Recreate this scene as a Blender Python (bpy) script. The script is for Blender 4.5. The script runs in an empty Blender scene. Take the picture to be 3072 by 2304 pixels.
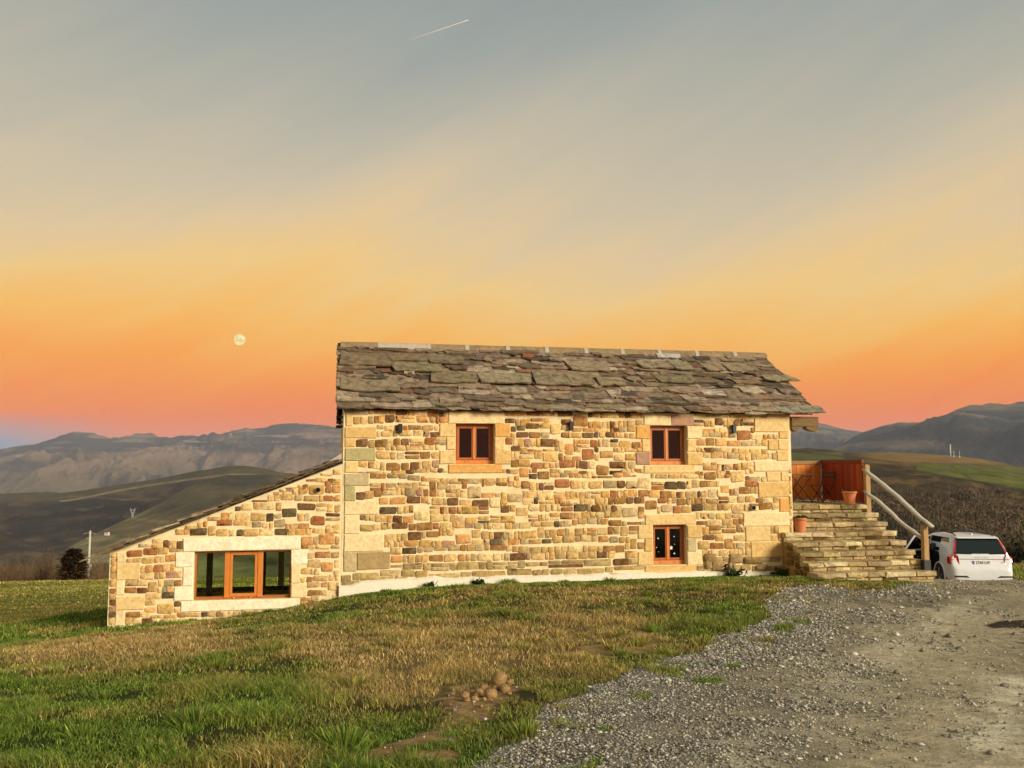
import bpy, bmesh, math, random
import numpy as np
from mathutils import Vector, Matrix

random.seed(7)
RNG = np.random.default_rng(11)
scene = bpy.context.scene
COL = scene.collection
R = math.radians

# ------------------------------------------------------------------ camera, sky, sun, exposure
F_PX, CX, CY = 2656.0, 1536.0, 1152.0          # focal length and centre in photograph pixels
PITCH = math.atan(238.0 / F_PX)
CAM = np.array([0.0, 0.0, 2.8])

cam_data = bpy.data.cameras.new('camera')
cam = bpy.data.objects.new('camera', cam_data)
COL.objects.link(cam)
cam.location = CAM
cam.rotation_euler = (math.pi / 2 + PITCH, 0, 0)
cam_data.sensor_width = 36.0
cam_data.lens = 36.0 * F_PX / 3072.0
cam_data.clip_start = 0.1
cam_data.clip_end = 90000
scene.camera = cam

SUN_EL, SUN_AZ = 18.0, 130.0                    # azimuth clockwise from +Y: behind the camera, to the right
sd = bpy.data.lights.new('sun', 'SUN')
sd.energy = 4.4
sd.angle = R(22)
sd.color = (1.0, 0.90, 0.72)
sun = bpy.data.objects.new('sun', sd)
COL.objects.link(sun)
to_sun = Vector((math.sin(R(SUN_AZ)) * math.cos(R(SUN_EL)), math.cos(R(SUN_AZ)) * math.cos(R(SUN_EL)), math.sin(R(SUN_EL))))
sun.rotation_euler = to_sun.to_track_quat('Z', 'Y').to_euler()

scene.view_settings.view_transform = 'Standard'
scene.view_settings.look = 'None'
scene.view_settings.exposure = 0.0
scene.view_settings.gamma = 1.0
scene.view_settings.use_curve_mapping = False
scene.render.engine = 'CYCLES'
scene.cycles.use_denoising = True
try:
    scene.cycles.denoiser = 'OPENIMAGEDENOISE'
    scene.cycles.denoising_prefilter = 'ACCURATE'
except Exception:
    pass
scene.cycles.max_bounces = 5
scene.cycles.diffuse_bounces = 2
scene.cycles.glossy_bounces = 3
scene.cycles.transmission_bounces = 4
scene.cycles.volume_bounces = 0
scene.cycles.transparent_max_bounces = 10
scene.cycles.caustics_reflective = False
scene.cycles.caustics_refractive = False


def lin(r, g=None, b=None):
    """sRGB 0-255 to linear"""
    if g is None:
        r, g, b = r
    o = []
    for v in (r, g, b):
        v = v / 255.0
        o.append(v / 12.92 if v <= 0.04045 else ((v + 0.055) / 1.055) ** 2.4)
    return tuple(o)


class NT:
    """small helper to write node trees"""
    def __init__(s, tree):
        s.t = tree
        s.t.nodes.clear()

    def n(s, typ, ins=None, **props):
        nd = s.t.nodes.new(typ)
        for k, v in props.items():
            setattr(nd, k, v)
        for k, v in (ins or {}).items():
            sock = nd.inputs[k]
            if isinstance(v, bpy.types.NodeSocket):
                s.t.links.new(v, sock)
            else:
                if isinstance(v, (tuple, list)) and len(v) == 3 and sock.type == 'RGBA':
                    v = (*v, 1.0)
                sock.default_value = v
        return nd

    def ramp(s, fac, stops, interp='LINEAR'):
        nd = s.t.nodes.new('ShaderNodeValToRGB')
        nd.color_ramp.interpolation = interp
        els = nd.color_ramp.elements
        while len(els) < len(stops):
            els.new(0.5)
        for e, (p, c) in zip(els, stops):
            e.position = p
            c = c if isinstance(c, (tuple, list)) else (c, c, c)
            e.color = (*c[:3], 1.0)
        s.t.links.new(fac, nd.inputs[0])
        return nd.outputs[0]

    def math(s, op, a, b=0.0, clamp=False):
        nd = s.t.nodes.new('ShaderNodeMath')
        nd.operation = op
        nd.use_clamp = clamp
        for i, v in enumerate((a, b)):
            if isinstance(v, bpy.types.NodeSocket):
                s.t.links.new(v, nd.inputs[i])
            else:
                nd.inputs[i].default_value = v
        return nd.outputs[0]

    def mix(s, fac, a, b, mode='MIX'):
        nd = s.t.nodes.new('ShaderNodeMix')
        nd.data_type = 'RGBA'
        nd.blend_type = mode
        for sock, v in ((nd.inputs[0], fac), (nd.inputs[6], a), (nd.inputs[7], b)):
            if isinstance(v, bpy.types.NodeSocket):
                s.t.links.new(v, sock)
            elif isinstance(v, (tuple, list)):
                sock.default_value = (*v[:3], 1.0)
            else:
                sock.default_value = v
        return nd.outputs[2]

    def noise(s, vec, scale, detail=4.0, rough=0.6, dist=0.0, out=0):
        nd = s.n('ShaderNodeTexNoise', {'Scale': scale, 'Detail': detail, 'Roughness': rough, 'Distortion': dist})
        if vec is not None:
            s.t.links.new(vec, nd.inputs['Vector'])
        return nd.outputs[out]


# ---- world: measured twilight gradient by elevation, a little Nishita sky, faint streaks of cirrus
world = bpy.data.worlds.new('World')
scene.world = world
world.use_nodes = True
w = NT(world.node_tree)
tc = w.n('ShaderNodeTexCoord')
sep = w.n('ShaderNodeSeparateXYZ', {0: tc.outputs['Generated']})
# cirrus streaks tilt the gradient up and down a little
mr = w.n('ShaderNodeMapping', {'Vector': tc.outputs['Generated'], 'Rotation': (0, R(27), 0)})
mp = w.n('ShaderNodeMapping', {'Vector': mr.outputs[0], 'Scale': (0.9, 0.9, 6.5), 'Location': (0.35, 0.0, 0.55)})
st = w.noise(mp.outputs[0], 1.0, 3.0, 0.5, 0.25)
mp2 = w.n('ShaderNodeMapping', {'Vector': mr.outputs[0], 'Scale': (2.2, 2.2, 16.0)})
st2 = w.noise(mp2.outputs[0], 3.0, 7.0, 0.62, 0.7)
wob = w.math('MULTIPLY', w.math('SUBTRACT', st, 0.5), 0.23)
wob = w.math('MULTIPLY', wob, w.math('MULTIPLY', sep.outputs[2], 4.0, True))
el = w.math('ADD', sep.outputs[2], wob)
el = w.math('ADD', el, w.math('MULTIPLY', w.math('SUBTRACT', st2, 0.5), 0.045))
elr = w.math('DIVIDE', el, 0.6, True)
SK = [(0.000, (250, 132, 108)), (0.022, (255, 120, 66)), (0.045, (255, 122, 32)), (0.075, (255, 139, 30)), (0.105, (255, 160, 42)), (0.145, (251, 186, 82)),
      (0.195, (242, 201, 126)), (0.245, (226, 198, 152)), (0.30, (206, 191, 162)), (0.37, (184, 179, 162)), (0.45, (160, 165, 158)), (0.60, (134, 146, 148))]
sky_col = w.ramp(elr, [(z / 0.6, lin(c)) for z, c in SK])
# earth's shadow: a blue-grey band low in the sky towards the left
az = w.math('ARCTAN2', sep.outputs[0], sep.outputs[1])
kz = w.math('MULTIPLY', w.ramp(w.math('DIVIDE', az, -1.2, True), [(0.335, 0.0), (0.435, 1.0), (1.0, 1.0)]), w.ramp(w.math('MULTIPLY', sep.outputs[2], 10.0, True), [(0.20, 1.0), (0.52, 0.0)]))
sky_col = w.mix(w.math('MULTIPLY', kz, 0.95), sky_col, lin(126, 158, 184))
nish = w.n('ShaderNodeTexSky', sky_type='NISHITA', sun_disc=False, sun_elevation=R(SUN_EL * 0.45), sun_rotation=R(SUN_AZ))
sky_mix = w.mix(1.0, sky_col, w.mix(1.0, nish.outputs[0], (0.006, 0.006, 0.006), 'MULTIPLY'), 'ADD')
bg = w.n('ShaderNodeBackground', {'Color': sky_mix, 'Strength': 1.0})
wo = w.n('ShaderNodeOutputWorld', {'Surface': bg.outputs[0]})


# ------------------------------------------------------------------ projection helpers
CP, SP = math.cos(PITCH), math.sin(PITCH)


def unproj(px, py, Y):
    """world point seen at photograph pixel (px, py) at world distance Y along the view axis"""
    u = (px - CX) / F_PX
    v = (CY - py) / F_PX
    dy = CP - v * SP
    dz = SP + v * CP
    k = Y / dy
    return np.array([u * k, Y, CAM[2] + dz * k])


def project(P):
    P = np.asarray(P, float) - CAM
    d = P[..., 1] * CP + P[..., 2] * SP
    v = -P[..., 1] * SP + P[..., 2] * CP
    return CX + F_PX * P[..., 0] / d, CY - F_PX * v / d


# facade frame: x along the front wall, y into the house, z up
TH = math.atan(522.0 / F_PX)
U = np.array([math.cos(TH), math.sin(TH)])
V = np.array([-math.sin(TH), math.cos(TH)])
C0 = np.array([-3.70, 19.45])
L_HOUSE = 10.66


def loc2w(s, wd, z=0.0):
    p = C0 + s * U + wd * V
    return np.array([p[0], p[1], z])


def fac(px, py, wd=0.0):
    """facade coordinates (s, z) of a pixel on the plane wd metres behind the front wall"""
    u = (px - CX) / F_PX
    v = (CY - py) / F_PX
    d = np.array([u, CP - v * SP, SP + v * CP])
    o = C0 + wd * V
    k = (o @ V) / (d[:2] @ V)
    P = d * k
    return float((P[:2] - C0) @ U), float(P[2] + CAM[2])


# ------------------------------------------------------------------ noise in numpy
def _hash(ix, iy, seed):
    h = (ix.astype(np.int64) * 374761393 + iy.astype(np.int64) * 668265263 + seed * 974634611) & 0xFFFFFFFF
    h = ((h ^ (h >> 13)) * 1274126177) & 0xFFFFFFFF
    return ((h ^ (h >> 16)) & 0xFFFFFF) / float(0xFFFFFF)


def vnoise(x, y, seed=0):
    x = np.asarray(x, float)
    y = np.asarray(y, float)
    ix, iy = np.floor(x), np.floor(y)
    fx, fy = x - ix, y - iy
    fx = fx * fx * (3 - 2 * fx)
    fy = fy * fy * (3 - 2 * fy)
    a = _hash(ix, iy, seed)
    b = _hash(ix + 1, iy, seed)
    c = _hash(ix, iy + 1, seed)
    d = _hash(ix + 1, iy + 1, seed)
    return a + (b - a) * fx + (c - a) * fy + (a - b - c + d) * fx * fy


def fbm(x, y, seed=0, oct=4, gain=0.5):
    s, a, t = 0.0, 1.0, 0.0
    for i in range(oct):
        s = s + a * vnoise(x * 2 ** i, y * 2 ** i, seed + i * 17)
        t += a
        a *= gain
    return s / t


def ridged(x, y, seed=0, oct=4, gain=0.5):
    s, a, t = 0.0, 1.0, 0.0
    for i in range(oct):
        n = 1 - np.abs(2 * vnoise(x * 2 ** i, y * 2 ** i, seed + i * 17) - 1)
        s = s + a * n * n
        t += a
        a *= gain
    return s / t


def sstep(a, b, x):
    t = np.clip((x - a) / (b - a), 0, 1)
    return t * t * (3 - 2 * t)


# ------------------------------------------------------------------ object helpers
def tag(o, label=None, cat=None, group=None, kind=None):
    if label: o['label'] = label
    if cat: o['category'] = cat
    if group: o['group'] = group
    if kind: o['kind'] = kind
    return o


def empty(name, loc=(0, 0, 0), rz=0.0, label=None, cat=None, group=None):
    o = bpy.data.objects.new(name, None)
    COL.objects.link(o)
    o.location = loc
    o.rotation_euler = (0, 0, rz)
    o.empty_display_size = 0.2
    return tag(o, label, cat, group)


def mesh_obj(name, verts, faces, mat, parent=None, loc=(0, 0, 0), smooth=False, tint=None, tint_face=False):
    me = bpy.data.meshes.new(name)
    me.from_pydata([tuple(map(float, v)) for v in verts], [], faces)
    if smooth:
        me.polygons.foreach_set('use_smooth', [True] * len(me.polygons))
    if tint is not None:
        a = me.color_attributes.new('tint', 'FLOAT_COLOR', 'POINT')
        t = np.asarray(tint, float)
        if t.ndim == 1:
            t = np.tile(t[:3], (len(verts), 1))
        a.data.foreach_set('color', np.concatenate([t[:, :3], np.ones((len(t), 1))], 1).ravel())
    me.materials.append(mat)
    me.update()
    o = bpy.data.objects.new(name, me)
    COL.objects.link(o)
    o.location = loc
    if parent: o.parent = parent
    return o


def big_mesh(name, verts, faces, mat, tint=None, smooth=False, parent=None):
    """numpy path: verts (n,3); faces = list of index arrays (m,3) / (m,4)"""
    me = bpy.data.meshes.new(name)
    verts = np.asarray(verts, np.float32)
    me.vertices.add(len(verts))
    me.vertices.foreach_set('co', verts.ravel())
    loops = np.concatenate([f.ravel() for f in faces]).astype(np.int32)
    tot = np.concatenate([np.full(len(f), f.shape[1]) for f in faces]).astype(np.int32)
    start = np.concatenate([[0], np.cumsum(tot)[:-1]]).astype(np.int32)
    me.loops.add(len(loops))
    me.loops.foreach_set('vertex_index', loops)
    me.polygons.add(len(tot))
    me.polygons.foreach_set('loop_start', start)
    me.polygons.foreach_set('loop_total', tot)
    if smooth:
        me.polygons.foreach_set('use_smooth', np.ones(len(tot), bool))
    me.update(calc_edges=True)
    me.validate()
    if tint is not None:
        a = me.color_attributes.new('tint', 'FLOAT_COLOR', 'POINT')
        t = np.concatenate([np.asarray(tint, np.float32)[:, :3], np.ones((len(verts), 1), np.float32)], 1)
        a.data.foreach_set('color', t.ravel())
    me.materials.append(mat)
    o = bpy.data.objects.new(name, me)
    COL.objects.link(o)
    if parent: o.parent = parent
    return o


class MB:
    """collects primitive shapes into one mesh"""
    def __init__(s):
        s.v, s.f = [], []

    def add(s, vs, fs):
        b = len(s.v)
        s.v += [tuple(map(float, p)) for p in vs]
        s.f += [tuple(i + b for i in f) for f in fs]
        return s

    def box(s, x0, x1, y0, y1, z0, z1, j=0.0, taper=None):
        vs = [(x, y, z) for z in (z0, z1) for y in (y0, y1) for x in (x0, x1)]
        if j: vs = [tuple(c + random.uniform(-j, j) for c in p) for p in vs]
        return s.add(vs, [(0, 2, 3, 1), (4, 5, 7, 6), (0, 1, 5, 4), (2, 6, 7, 3), (0, 4, 6, 2), (1, 3, 7, 5)])

    def hexa(s, b4, t4):
        """eight corners: four below, four above, same order (counter clockwise from above)"""
        return s.add(list(b4) + list(t4), [(3, 2, 1, 0), (4, 5, 6, 7), (0, 1, 5, 4), (1, 2, 6, 5), (2, 3, 7, 6), (3, 0, 4, 7)])

    def prism(s, poly, ext):
        """extrude a 3D polygon by a vector"""
        n = len(poly)
        ext = np.array(ext)
        vs = [np.array(p, float) for p in poly] + [np.array(p, float) + ext for p in poly]
        fs = [tuple(range(n))[::-1], tuple(range(n, 2 * n))] + [(i, (i + 1) % n, n + (i + 1) % n, n + i) for i in range(n)]
        return s.add(vs, fs)

    def tube(s, pts, rad, n=8, cap=True, squash=1.0):
        pts = [Vector(p) for p in pts]
        rad = rad if isinstance(rad, (list, tuple)) else [rad] * len(pts)
        vs, fs = [], []
        ref = None
        for i, p in enumerate(pts):
            d = (pts[min(i + 1, len(pts) - 1)] - pts[max(i - 1, 0)]).normalized()
            if ref is None:
                ref = Vector((0, 0, 1)) if abs(d.z) < 0.9 else Vector((1, 0, 0))
            a = d.cross(ref).normalized()
            b = a.cross(d).normalized()
            ref = b
            for k in range(n):
                t = 2 * math.pi * k / n
                vs.append(p + (a * math.cos(t) + b * math.sin(t) * squash) * rad[i])
        for i in range(len(pts) - 1):
            for k in range(n):
                k2 = (k + 1) % n
                fs.append((i * n + k, i * n + k2, (i + 1) * n + k2, (i + 1) * n + k))
        if cap:
            fs.append(tuple(range(n)))
            fs.append(tuple(reversed(range((len(pts) - 1) * n, len(pts) * n))))
        return s.add(vs, fs)

    def lathe(s, prof, n=20, c=(0, 0, 0), axis='z'):
        vs, fs = [], []
        for r, z in prof:
            for k in range(n):
                t = 2 * math.pi * k / n
                a, b = r * math.cos(t), r * math.sin(t)
                p = (a, b, z) if axis == 'z' else ((z, a, b) if axis == 'x' else (a, z, b))
                vs.append(tuple(p[i] + c[i] for i in range(3)))
        for i in range(len(prof) - 1):
            for k in range(n):
                k2 = (k + 1) % n
                fs.append((i * n + k, i * n + k2, (i + 1) * n + k2, (i + 1) * n + k))
        fs.append(tuple(reversed(range(n))))
        fs.append(tuple(range((len(prof) - 1) * n, len(prof) * n)))
        return s.add(vs, fs)

    def build(s, name, mat, parent=None, loc=(0, 0, 0), smooth=False, tint=None, bevel=0.0, sub=0, rot=None):
        o = mesh_obj(name, s.v, s.f, mat, parent, loc, smooth, tint)
        bm = bmesh.new()
        bm.from_mesh(o.data)
        bmesh.ops.recalc_face_normals(bm, faces=bm.faces)
        bm.to_mesh(o.data)
        bm.free()
        if bevel:
            m = o.modifiers.new('bevel', 'BEVEL')
            m.width = bevel
            m.segments = 2
            m.limit_method = 'ANGLE'
        if sub:
            m = o.modifiers.new('sub', 'SUBSURF')
            m.levels = m.render_levels = sub
        if rot: o.rotation_euler = rot
        return o


# ------------------------------------------------------------------ materials
def new_mat(name):
    m = bpy.data.materials.new(name)
    m.use_nodes = True
    return m, NT(m.node_tree)


def surf(name, col=None, rough=0.85, var=0.25, scale=6.0, bump=0.3, bscale=40.0, tint=False, spec=0.3, metal=0.0,
         detail=5.0, dark=None, dscale=3.0, damt=0.5, dlo=0.5, dhi=0.7, bdist=0.01, stretch=None, coat=0.0, pale=None):
    """principled surface: base colour (or the mesh's own 'tint'), mottled by noise, optional second colour in patches, fine bump"""
    m, t = new_mat(name)
    tc = t.n('ShaderNodeTexCoord')
    geo = t.n('ShaderNodeNewGeometry')
    vec = geo.outputs['Position'] if tint != 'obj' and not stretch else tc.outputs['Object']
    if stretch:
        vec = t.n('ShaderNodeMapping', {'Vector': tc.outputs['Object'], 'Scale': stretch}).outputs[0]
    base = t.n('ShaderNodeAttribute', attribute_name='tint').outputs['Color'] if tint else None
    n1 = t.noise(vec, scale, detail, 0.65)
    lo, hi = 1 - var * 1.5, 1 + var * 1.5
    k = t.ramp(n1, [(0.25, lo), (0.75, hi)])
    c = t.mix(1.0, base if tint else tuple(col), k, 'MULTIPLY')
    if pale is not None:
        c = t.mix(t.math('MULTIPLY', t.ramp(t.noise(vec, scale * .55, 6.0, 0.7, 0.6), [(0.42, 0.0), (0.66, 1.0)]), 0.20), c, pale)
    if dark is not None:
        n2 = t.noise(vec, dscale, 6.0, 0.7, 0.3)
        c = t.mix(t.math('MULTIPLY', t.ramp(n2, [(dlo, 0.0), (dhi, 1.0)]), damt), c, dark)
    ins = {'Base Color': c, 'Roughness': rough, 'Specular IOR Level': spec, 'Metallic': metal}
    if coat: ins['Coat Weight'] = coat
    if bump:
        n3 = t.noise(vec, bscale, 6.0, 0.7)
        n4 = t.noise(vec, bscale * 0.2, 4.0, 0.6)
        h = t.math('ADD', t.math('MULTIPLY', n4, 1.5), n3)
        ins['Normal'] = t.n('ShaderNodeBump', {'Strength': bump, 'Distance': bdist, 'Height': h}).outputs[0]
    p = t.n('ShaderNodeBsdfPrincipled', ins)
    t.n('ShaderNodeOutputMaterial', {'Surface': p.outputs[0]})
    return m


def plain(name, col, rough=0.5, metal=0.0, spec=0.5, coat=0.0):
    return surf(name, col, rough, var=0.04, bump=0.0, spec=spec, metal=metal, coat=coat)


def glass(name, tint=(0.55, 0.6, 0.55), refl=1.0):
    m, t = new_mat(name)
    fr = t.n('ShaderNodeFresnel', {'IOR': 1.5})
    tr = t.n('ShaderNodeBsdfTransparent', {'Color': tint})
    geo = t.n('ShaderNodeNewGeometry')
    bmp = t.n('ShaderNodeBump', {'Strength': 0.02, 'Distance': 0.02, 'Height': t.noise(geo.outputs['Position'], 3.0, 2.0)})
    gl = t.n('ShaderNodeBsdfGlossy', {'Color': (refl, refl, refl), 'Roughness': 0.01, 'Normal': bmp.outputs[0]})
    k = t.math('MULTIPLY', fr.outputs[0], 1.0, True)
    mx = t.n('ShaderNodeMixShader', {0: k, 1: tr.outputs[0], 2: gl.outputs[0]})
    t.n('ShaderNodeOutputMaterial', {'Surface': mx.outputs[0]})
    return m


M = {}
M['mortar'] = surf('mortar', lin(240, 220, 174), 0.95, 0.10, 5.0, 0.5, 60.0, spec=0.15, dark=lin(212, 178, 118), dscale=2.2, damt=0.5)
M['stone'] = surf('sandstone', None, 0.92, 0.36, 13.0, 1.0, 34.0, tint=True, spec=0.15, dark=lin(104, 70, 34), dscale=9.0, damt=0.42, dlo=0.52, dhi=0.70, bdist=0.02, detail=9.0, pale=lin(238, 208, 152))
M['ashlar'] = surf('dressed_sandstone', None, 0.92, 0.17, 12.0, 1.0, 26.0, tint=True, spec=0.2, dark=lin(206, 156, 88), dscale=2.6, damt=0.28, bdist=0.012)
M['slab'] = surf('roof_slate', None, 0.9, 0.26, 7.0, 0.8, 30.0, tint=True, spec=0.2, dark=lin(66, 56, 44), dscale=5.0, damt=0.65, dlo=0.48, dhi=0.64, bdist=0.022)
M['ridge'] = surf('ridge_clay', lin(150, 128, 96), 0.9, 0.2, 8.0, 0.5, 40.0, dark=lin(70, 62, 50), dscale=5.0, damt=0.6, spec=0.2)
M['ridge_pale'] = surf('ridge_mortar', lin(184, 174, 154), 0.95, 0.1, 8.0, 0.4, 40.0, spec=0.15)
M['plaster'] = surf('white_plaster', lin(238, 228, 205), 0.95, 0.06, 8.0, 0.5, 30.0, spec=0.15)
M['step'] = surf('step_stone', None, 0.93, 0.22, 9.0, 0.8, 36.0, tint=True, spec=0.15, dark=lin(96, 78, 42), dscale=5.0, damt=0.55, dlo=0.46, dhi=0.68, bdist=0.02)
M['step_core'] = surf('step_mortar', lin(176, 146, 92), 0.95, 0.15, 8.0, 0.5, 40.0, spec=0.1, dark=lin(80, 62, 34), dscale=6.0, damt=0.6)
M['frame'] = surf('varnished_wood', lin(178, 98, 42), 0.35, 0.22, 5.0, 0.15, 50.0, stretch=(9, 9, 0.9), spec=0.5, coat=0.3)
M['frame_light'] = surf('varnished_wood_light', lin(214, 130, 58), 0.35, 0.18, 5.0, 0.15, 50.0, stretch=(9, 9, 0.9), spec=0.5, coat=0.3)
M['fence'] = surf('stained_plank', None, 0.6, 0.22, 5.0, 0.25, 30.0, tint=True, stretch=(14, 14, 1.0), spec=0.3)
M['log'] = surf('weathered_wood', lin(198, 190, 174), 0.85, 0.26, 3.0, 0.6, 20.0, stretch=(10, 10, 2.2), spec=0.2, dark=lin(96, 74, 50), dscale=3.0, damt=0.5)
M['post'] = surf('post_wood', lin(178, 144, 100), 0.8, 0.24, 3.0, 0.5, 20.0, stretch=(14, 14, 1.2), spec=0.2)
M['beam'] = surf('dark_beam', lin(128, 104, 70), 0.85, 0.25, 3.0, 0.5, 20.0, stretch=(1.5, 14, 14), spec=0.2)
M['black'] = plain('black_metal', (0.012, 0.012, 0.013), 0.45)
M['dark'] = plain('dark_void', (0.01, 0.009, 0.008), 0.9, spec=0.1)
M['pipe'] = plain('pipe_plastic', (0.30, 0.31, 0.32), 0.4)
M['terracotta'] = surf('terracotta', lin(214, 132, 88), 0.8, 0.08, 7.0, 0.15, 60.0, spec=0.25)
M['soil'] = surf('soil', lin(70, 50, 34), 0.95, 0.3, 20.0, 0.8, 50.0, spec=0.1)
M['leaf'] = surf('leaf', None, 0.6, 0.2, 30.0, 0.0, tint=True, spec=0.3)
M['room'] = surf('room_wall', lin(84, 86, 58), 0.9, 0.08, 2.0, 0.0, spec=0.2)
M['glass'] = glass('window_glass', (0.34, 0.38, 0.33))
M['glass_wide'] = glass('wide_window_glass', (0.84, 0.92, 0.74))
M['glass_car'] = glass('car_glass', (0.10, 0.13, 0.12))
M['paper'] = plain('white_paper', (0.8, 0.8, 0.76), 0.7)
M['clod'] = surf('clay_clod', lin(176, 142, 96), 0.95, 0.25, 30.0, 1.0, 60.0, spec=0.1, dark=lin(86, 62, 36), dscale=14.0, damt=0.5, bdist=0.02)
M['ground'] = surf('ground_soil', None, 0.95, 0.28, 9.0, 0.9, 26.0, tint=True, spec=0.12, bdist=0.03, detail=8.0)
def leafy(name, trans=0.35):
    m, t = new_mat(name)
    at = t.n('ShaderNodeAttribute', attribute_name='tint').outputs['Color']
    geo = t.n('ShaderNodeNewGeometry')
    c = t.mix(1.0, at, t.ramp(t.noise(geo.outputs['Position'], 3.0, 4.0), [(0.25, 0.8), (0.75, 1.2)]), 'MULTIPLY')
    p = t.n('ShaderNodeBsdfPrincipled', {'Base Color': c, 'Roughness': 0.6, 'Specular IOR Level': 0.25})
    tr = t.n('ShaderNodeBsdfTranslucent', {'Color': c})
    mx = t.n('ShaderNodeMixShader', {0: trans, 1: p.outputs[0], 2: tr.outputs[0]})
    t.n('ShaderNodeOutputMaterial', {'Surface': mx.outputs[0]})
    return m


M['grass'] = leafy('grass_blade')
M['gravel'] = surf('gravel_stone', None, 0.9, 0.12, 40.0, 0.4, 120.0, tint=True, spec=0.2, bdist=0.006)
M['hill'] = surf('hill_cover', None, 0.97, 0.28, 0.03, 0.9, 0.10, tint=True, spec=0.03, bdist=6.0, detail=12.0, dark=lin(52, 44, 30), dscale=0.022, damt=0.3, dlo=0.5, dhi=0.66)
M['mountain'] = surf('mountain_rock', None, 0.97, 0.16, 0.006, 1.0, 0.016, tint=True, spec=0.03, bdist=45.0, detail=9.0)
M['twig'] = surf('bare_twig', None, 0.9, 0.2, 3.0, 0.0, tint=True, spec=0.1)
M['rear_glass'] = surf('dark_tailgate_glass', (0.012, 0.018, 0.016), 0.06, var=0.05, bump=0.0, spec=0.6)
M['white_wall'] = plain('whitewash', (0.72, 0.68, 0.6), 0.9, spec=0.1)
M['red_tile'] = plain('red_tile', lin(150, 84, 56), 0.9, spec=0.1)
M['lattice_steel'] = plain('lattice_steel', (0.34, 0.34, 0.33), 0.6)
M['steel'] = plain('galvanised_steel', (0.62, 0.62, 0.6), 0.5, metal=0.0)
M['concrete'] = surf('pole_concrete', lin(196, 188, 168), 0.9, 0.1, 2.0, 0.2, 20.0, spec=0.15)
M['car_paint'] = plain('white_car_paint', (0.78, 0.79, 0.80), 0.25, spec=0.5, coat=0.6)
M['car_plastic'] = plain('black_trim', (0.015, 0.015, 0.016), 0.5)
M['red_lens'] = plain('red_lens', (0.50, 0.018, 0.014), 0.12, spec=0.6, coat=0.6)
M['rubber'] = plain('tyre_rubber', (0.02, 0.02, 0.02), 0.8)
M['alloy'] = plain('alloy', (0.30, 0.30, 0.31), 0.3, metal=0.7)
M['chrome'] = plain('chrome_letter', (0.5, 0.5, 0.52), 0.25, metal=0.6)
M['plate'] = plain('number_plate', (0.75, 0.75, 0.73), 0.4)
M['plate_blue'] = plain('plate_band', (0.05, 0.12, 0.42), 0.4)
M['ink'] = plain('plate_ink', (0.015, 0.015, 0.02), 0.5)
# ------------------------------------------------------------------ near ground as a thin plate spline through surveyed heights
def lp(s, wd, z):
    p = loc2w(s, wd)
    return (p[0], p[1], z)


CTRL = [(0, 0, 1.2), (-7, 0, 1.2), (7, 0, 1.2), (0, -12, 1.6), (0, 6, .84), (-4, 6, .78), (-8, 6, .62), (5, 6, .84), (0, 12, .50), (6, 12, .50),
        (11, 12, .46), (-6, 12, .30), (-11, 12, -.05), (16, 14, .40),
        lp(10.66, -.3, .16), lp(5.5, -.3, .15), lp(0.1, -.3, .01), lp(-.5, -.05, -.17), lp(-1.4, -.05, -.31), lp(-3.0, -.05, -.49), lp(-4.7, -.05, -.60),
        lp(-7.0, -.2, -.80), lp(-10, -.5, -1.05), lp(-5.3, 3.3, -.76), lp(-9.0, 3.0, -1.1), (-16, 18, -1.35),
        (-12, 26, -1.75), (-17, 26, -2.1), (-15, 40, -3.45), (-27, 45, -3.9), (-30, 68, -6.25), (-18, 68, -6.15), (-6, 45, -3.4), (-5, 30, -1.8),
        lp(13.4, -1.9, .14), (10.4, 20.4, .13), (12, 21.6, .0), (15, 21.6, .0), (20, 21, .05), (12.5, 24.5, -.50), (16, 24.5, -.50), (12, 28.5, -1.30), (16, 28.5, -1.30), (14.5, 36, -1.5),
        (20, 30, -1.25), (22, 40, -1.9), (6, 27, -.7), (2, 40, -2.2), (21, 8, .6), (-20, 6, .2)]
CT = np.array(CTRL, float)


def _tps_k(r2):
    return np.where(r2 > 1e-9, r2 * np.log(np.maximum(r2, 1e-9)) * 0.5, 0)


_n = len(CT)
_A = np.zeros((_n + 3, _n + 3))
_d2 = ((CT[:, None, :2] - CT[None, :, :2]) ** 2).sum(-1)
_A[:_n, :_n] = _tps_k(_d2) + np.eye(_n) * 0.4
_A[:_n, _n] = 1
_A[:_n, _n + 1:] = CT[:, :2]
_A[_n:, :_n] = _A[:_n, _n:].T
_W = np.linalg.solve(_A, np.concatenate([CT[:, 2], [0, 0, 0]]))


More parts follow.
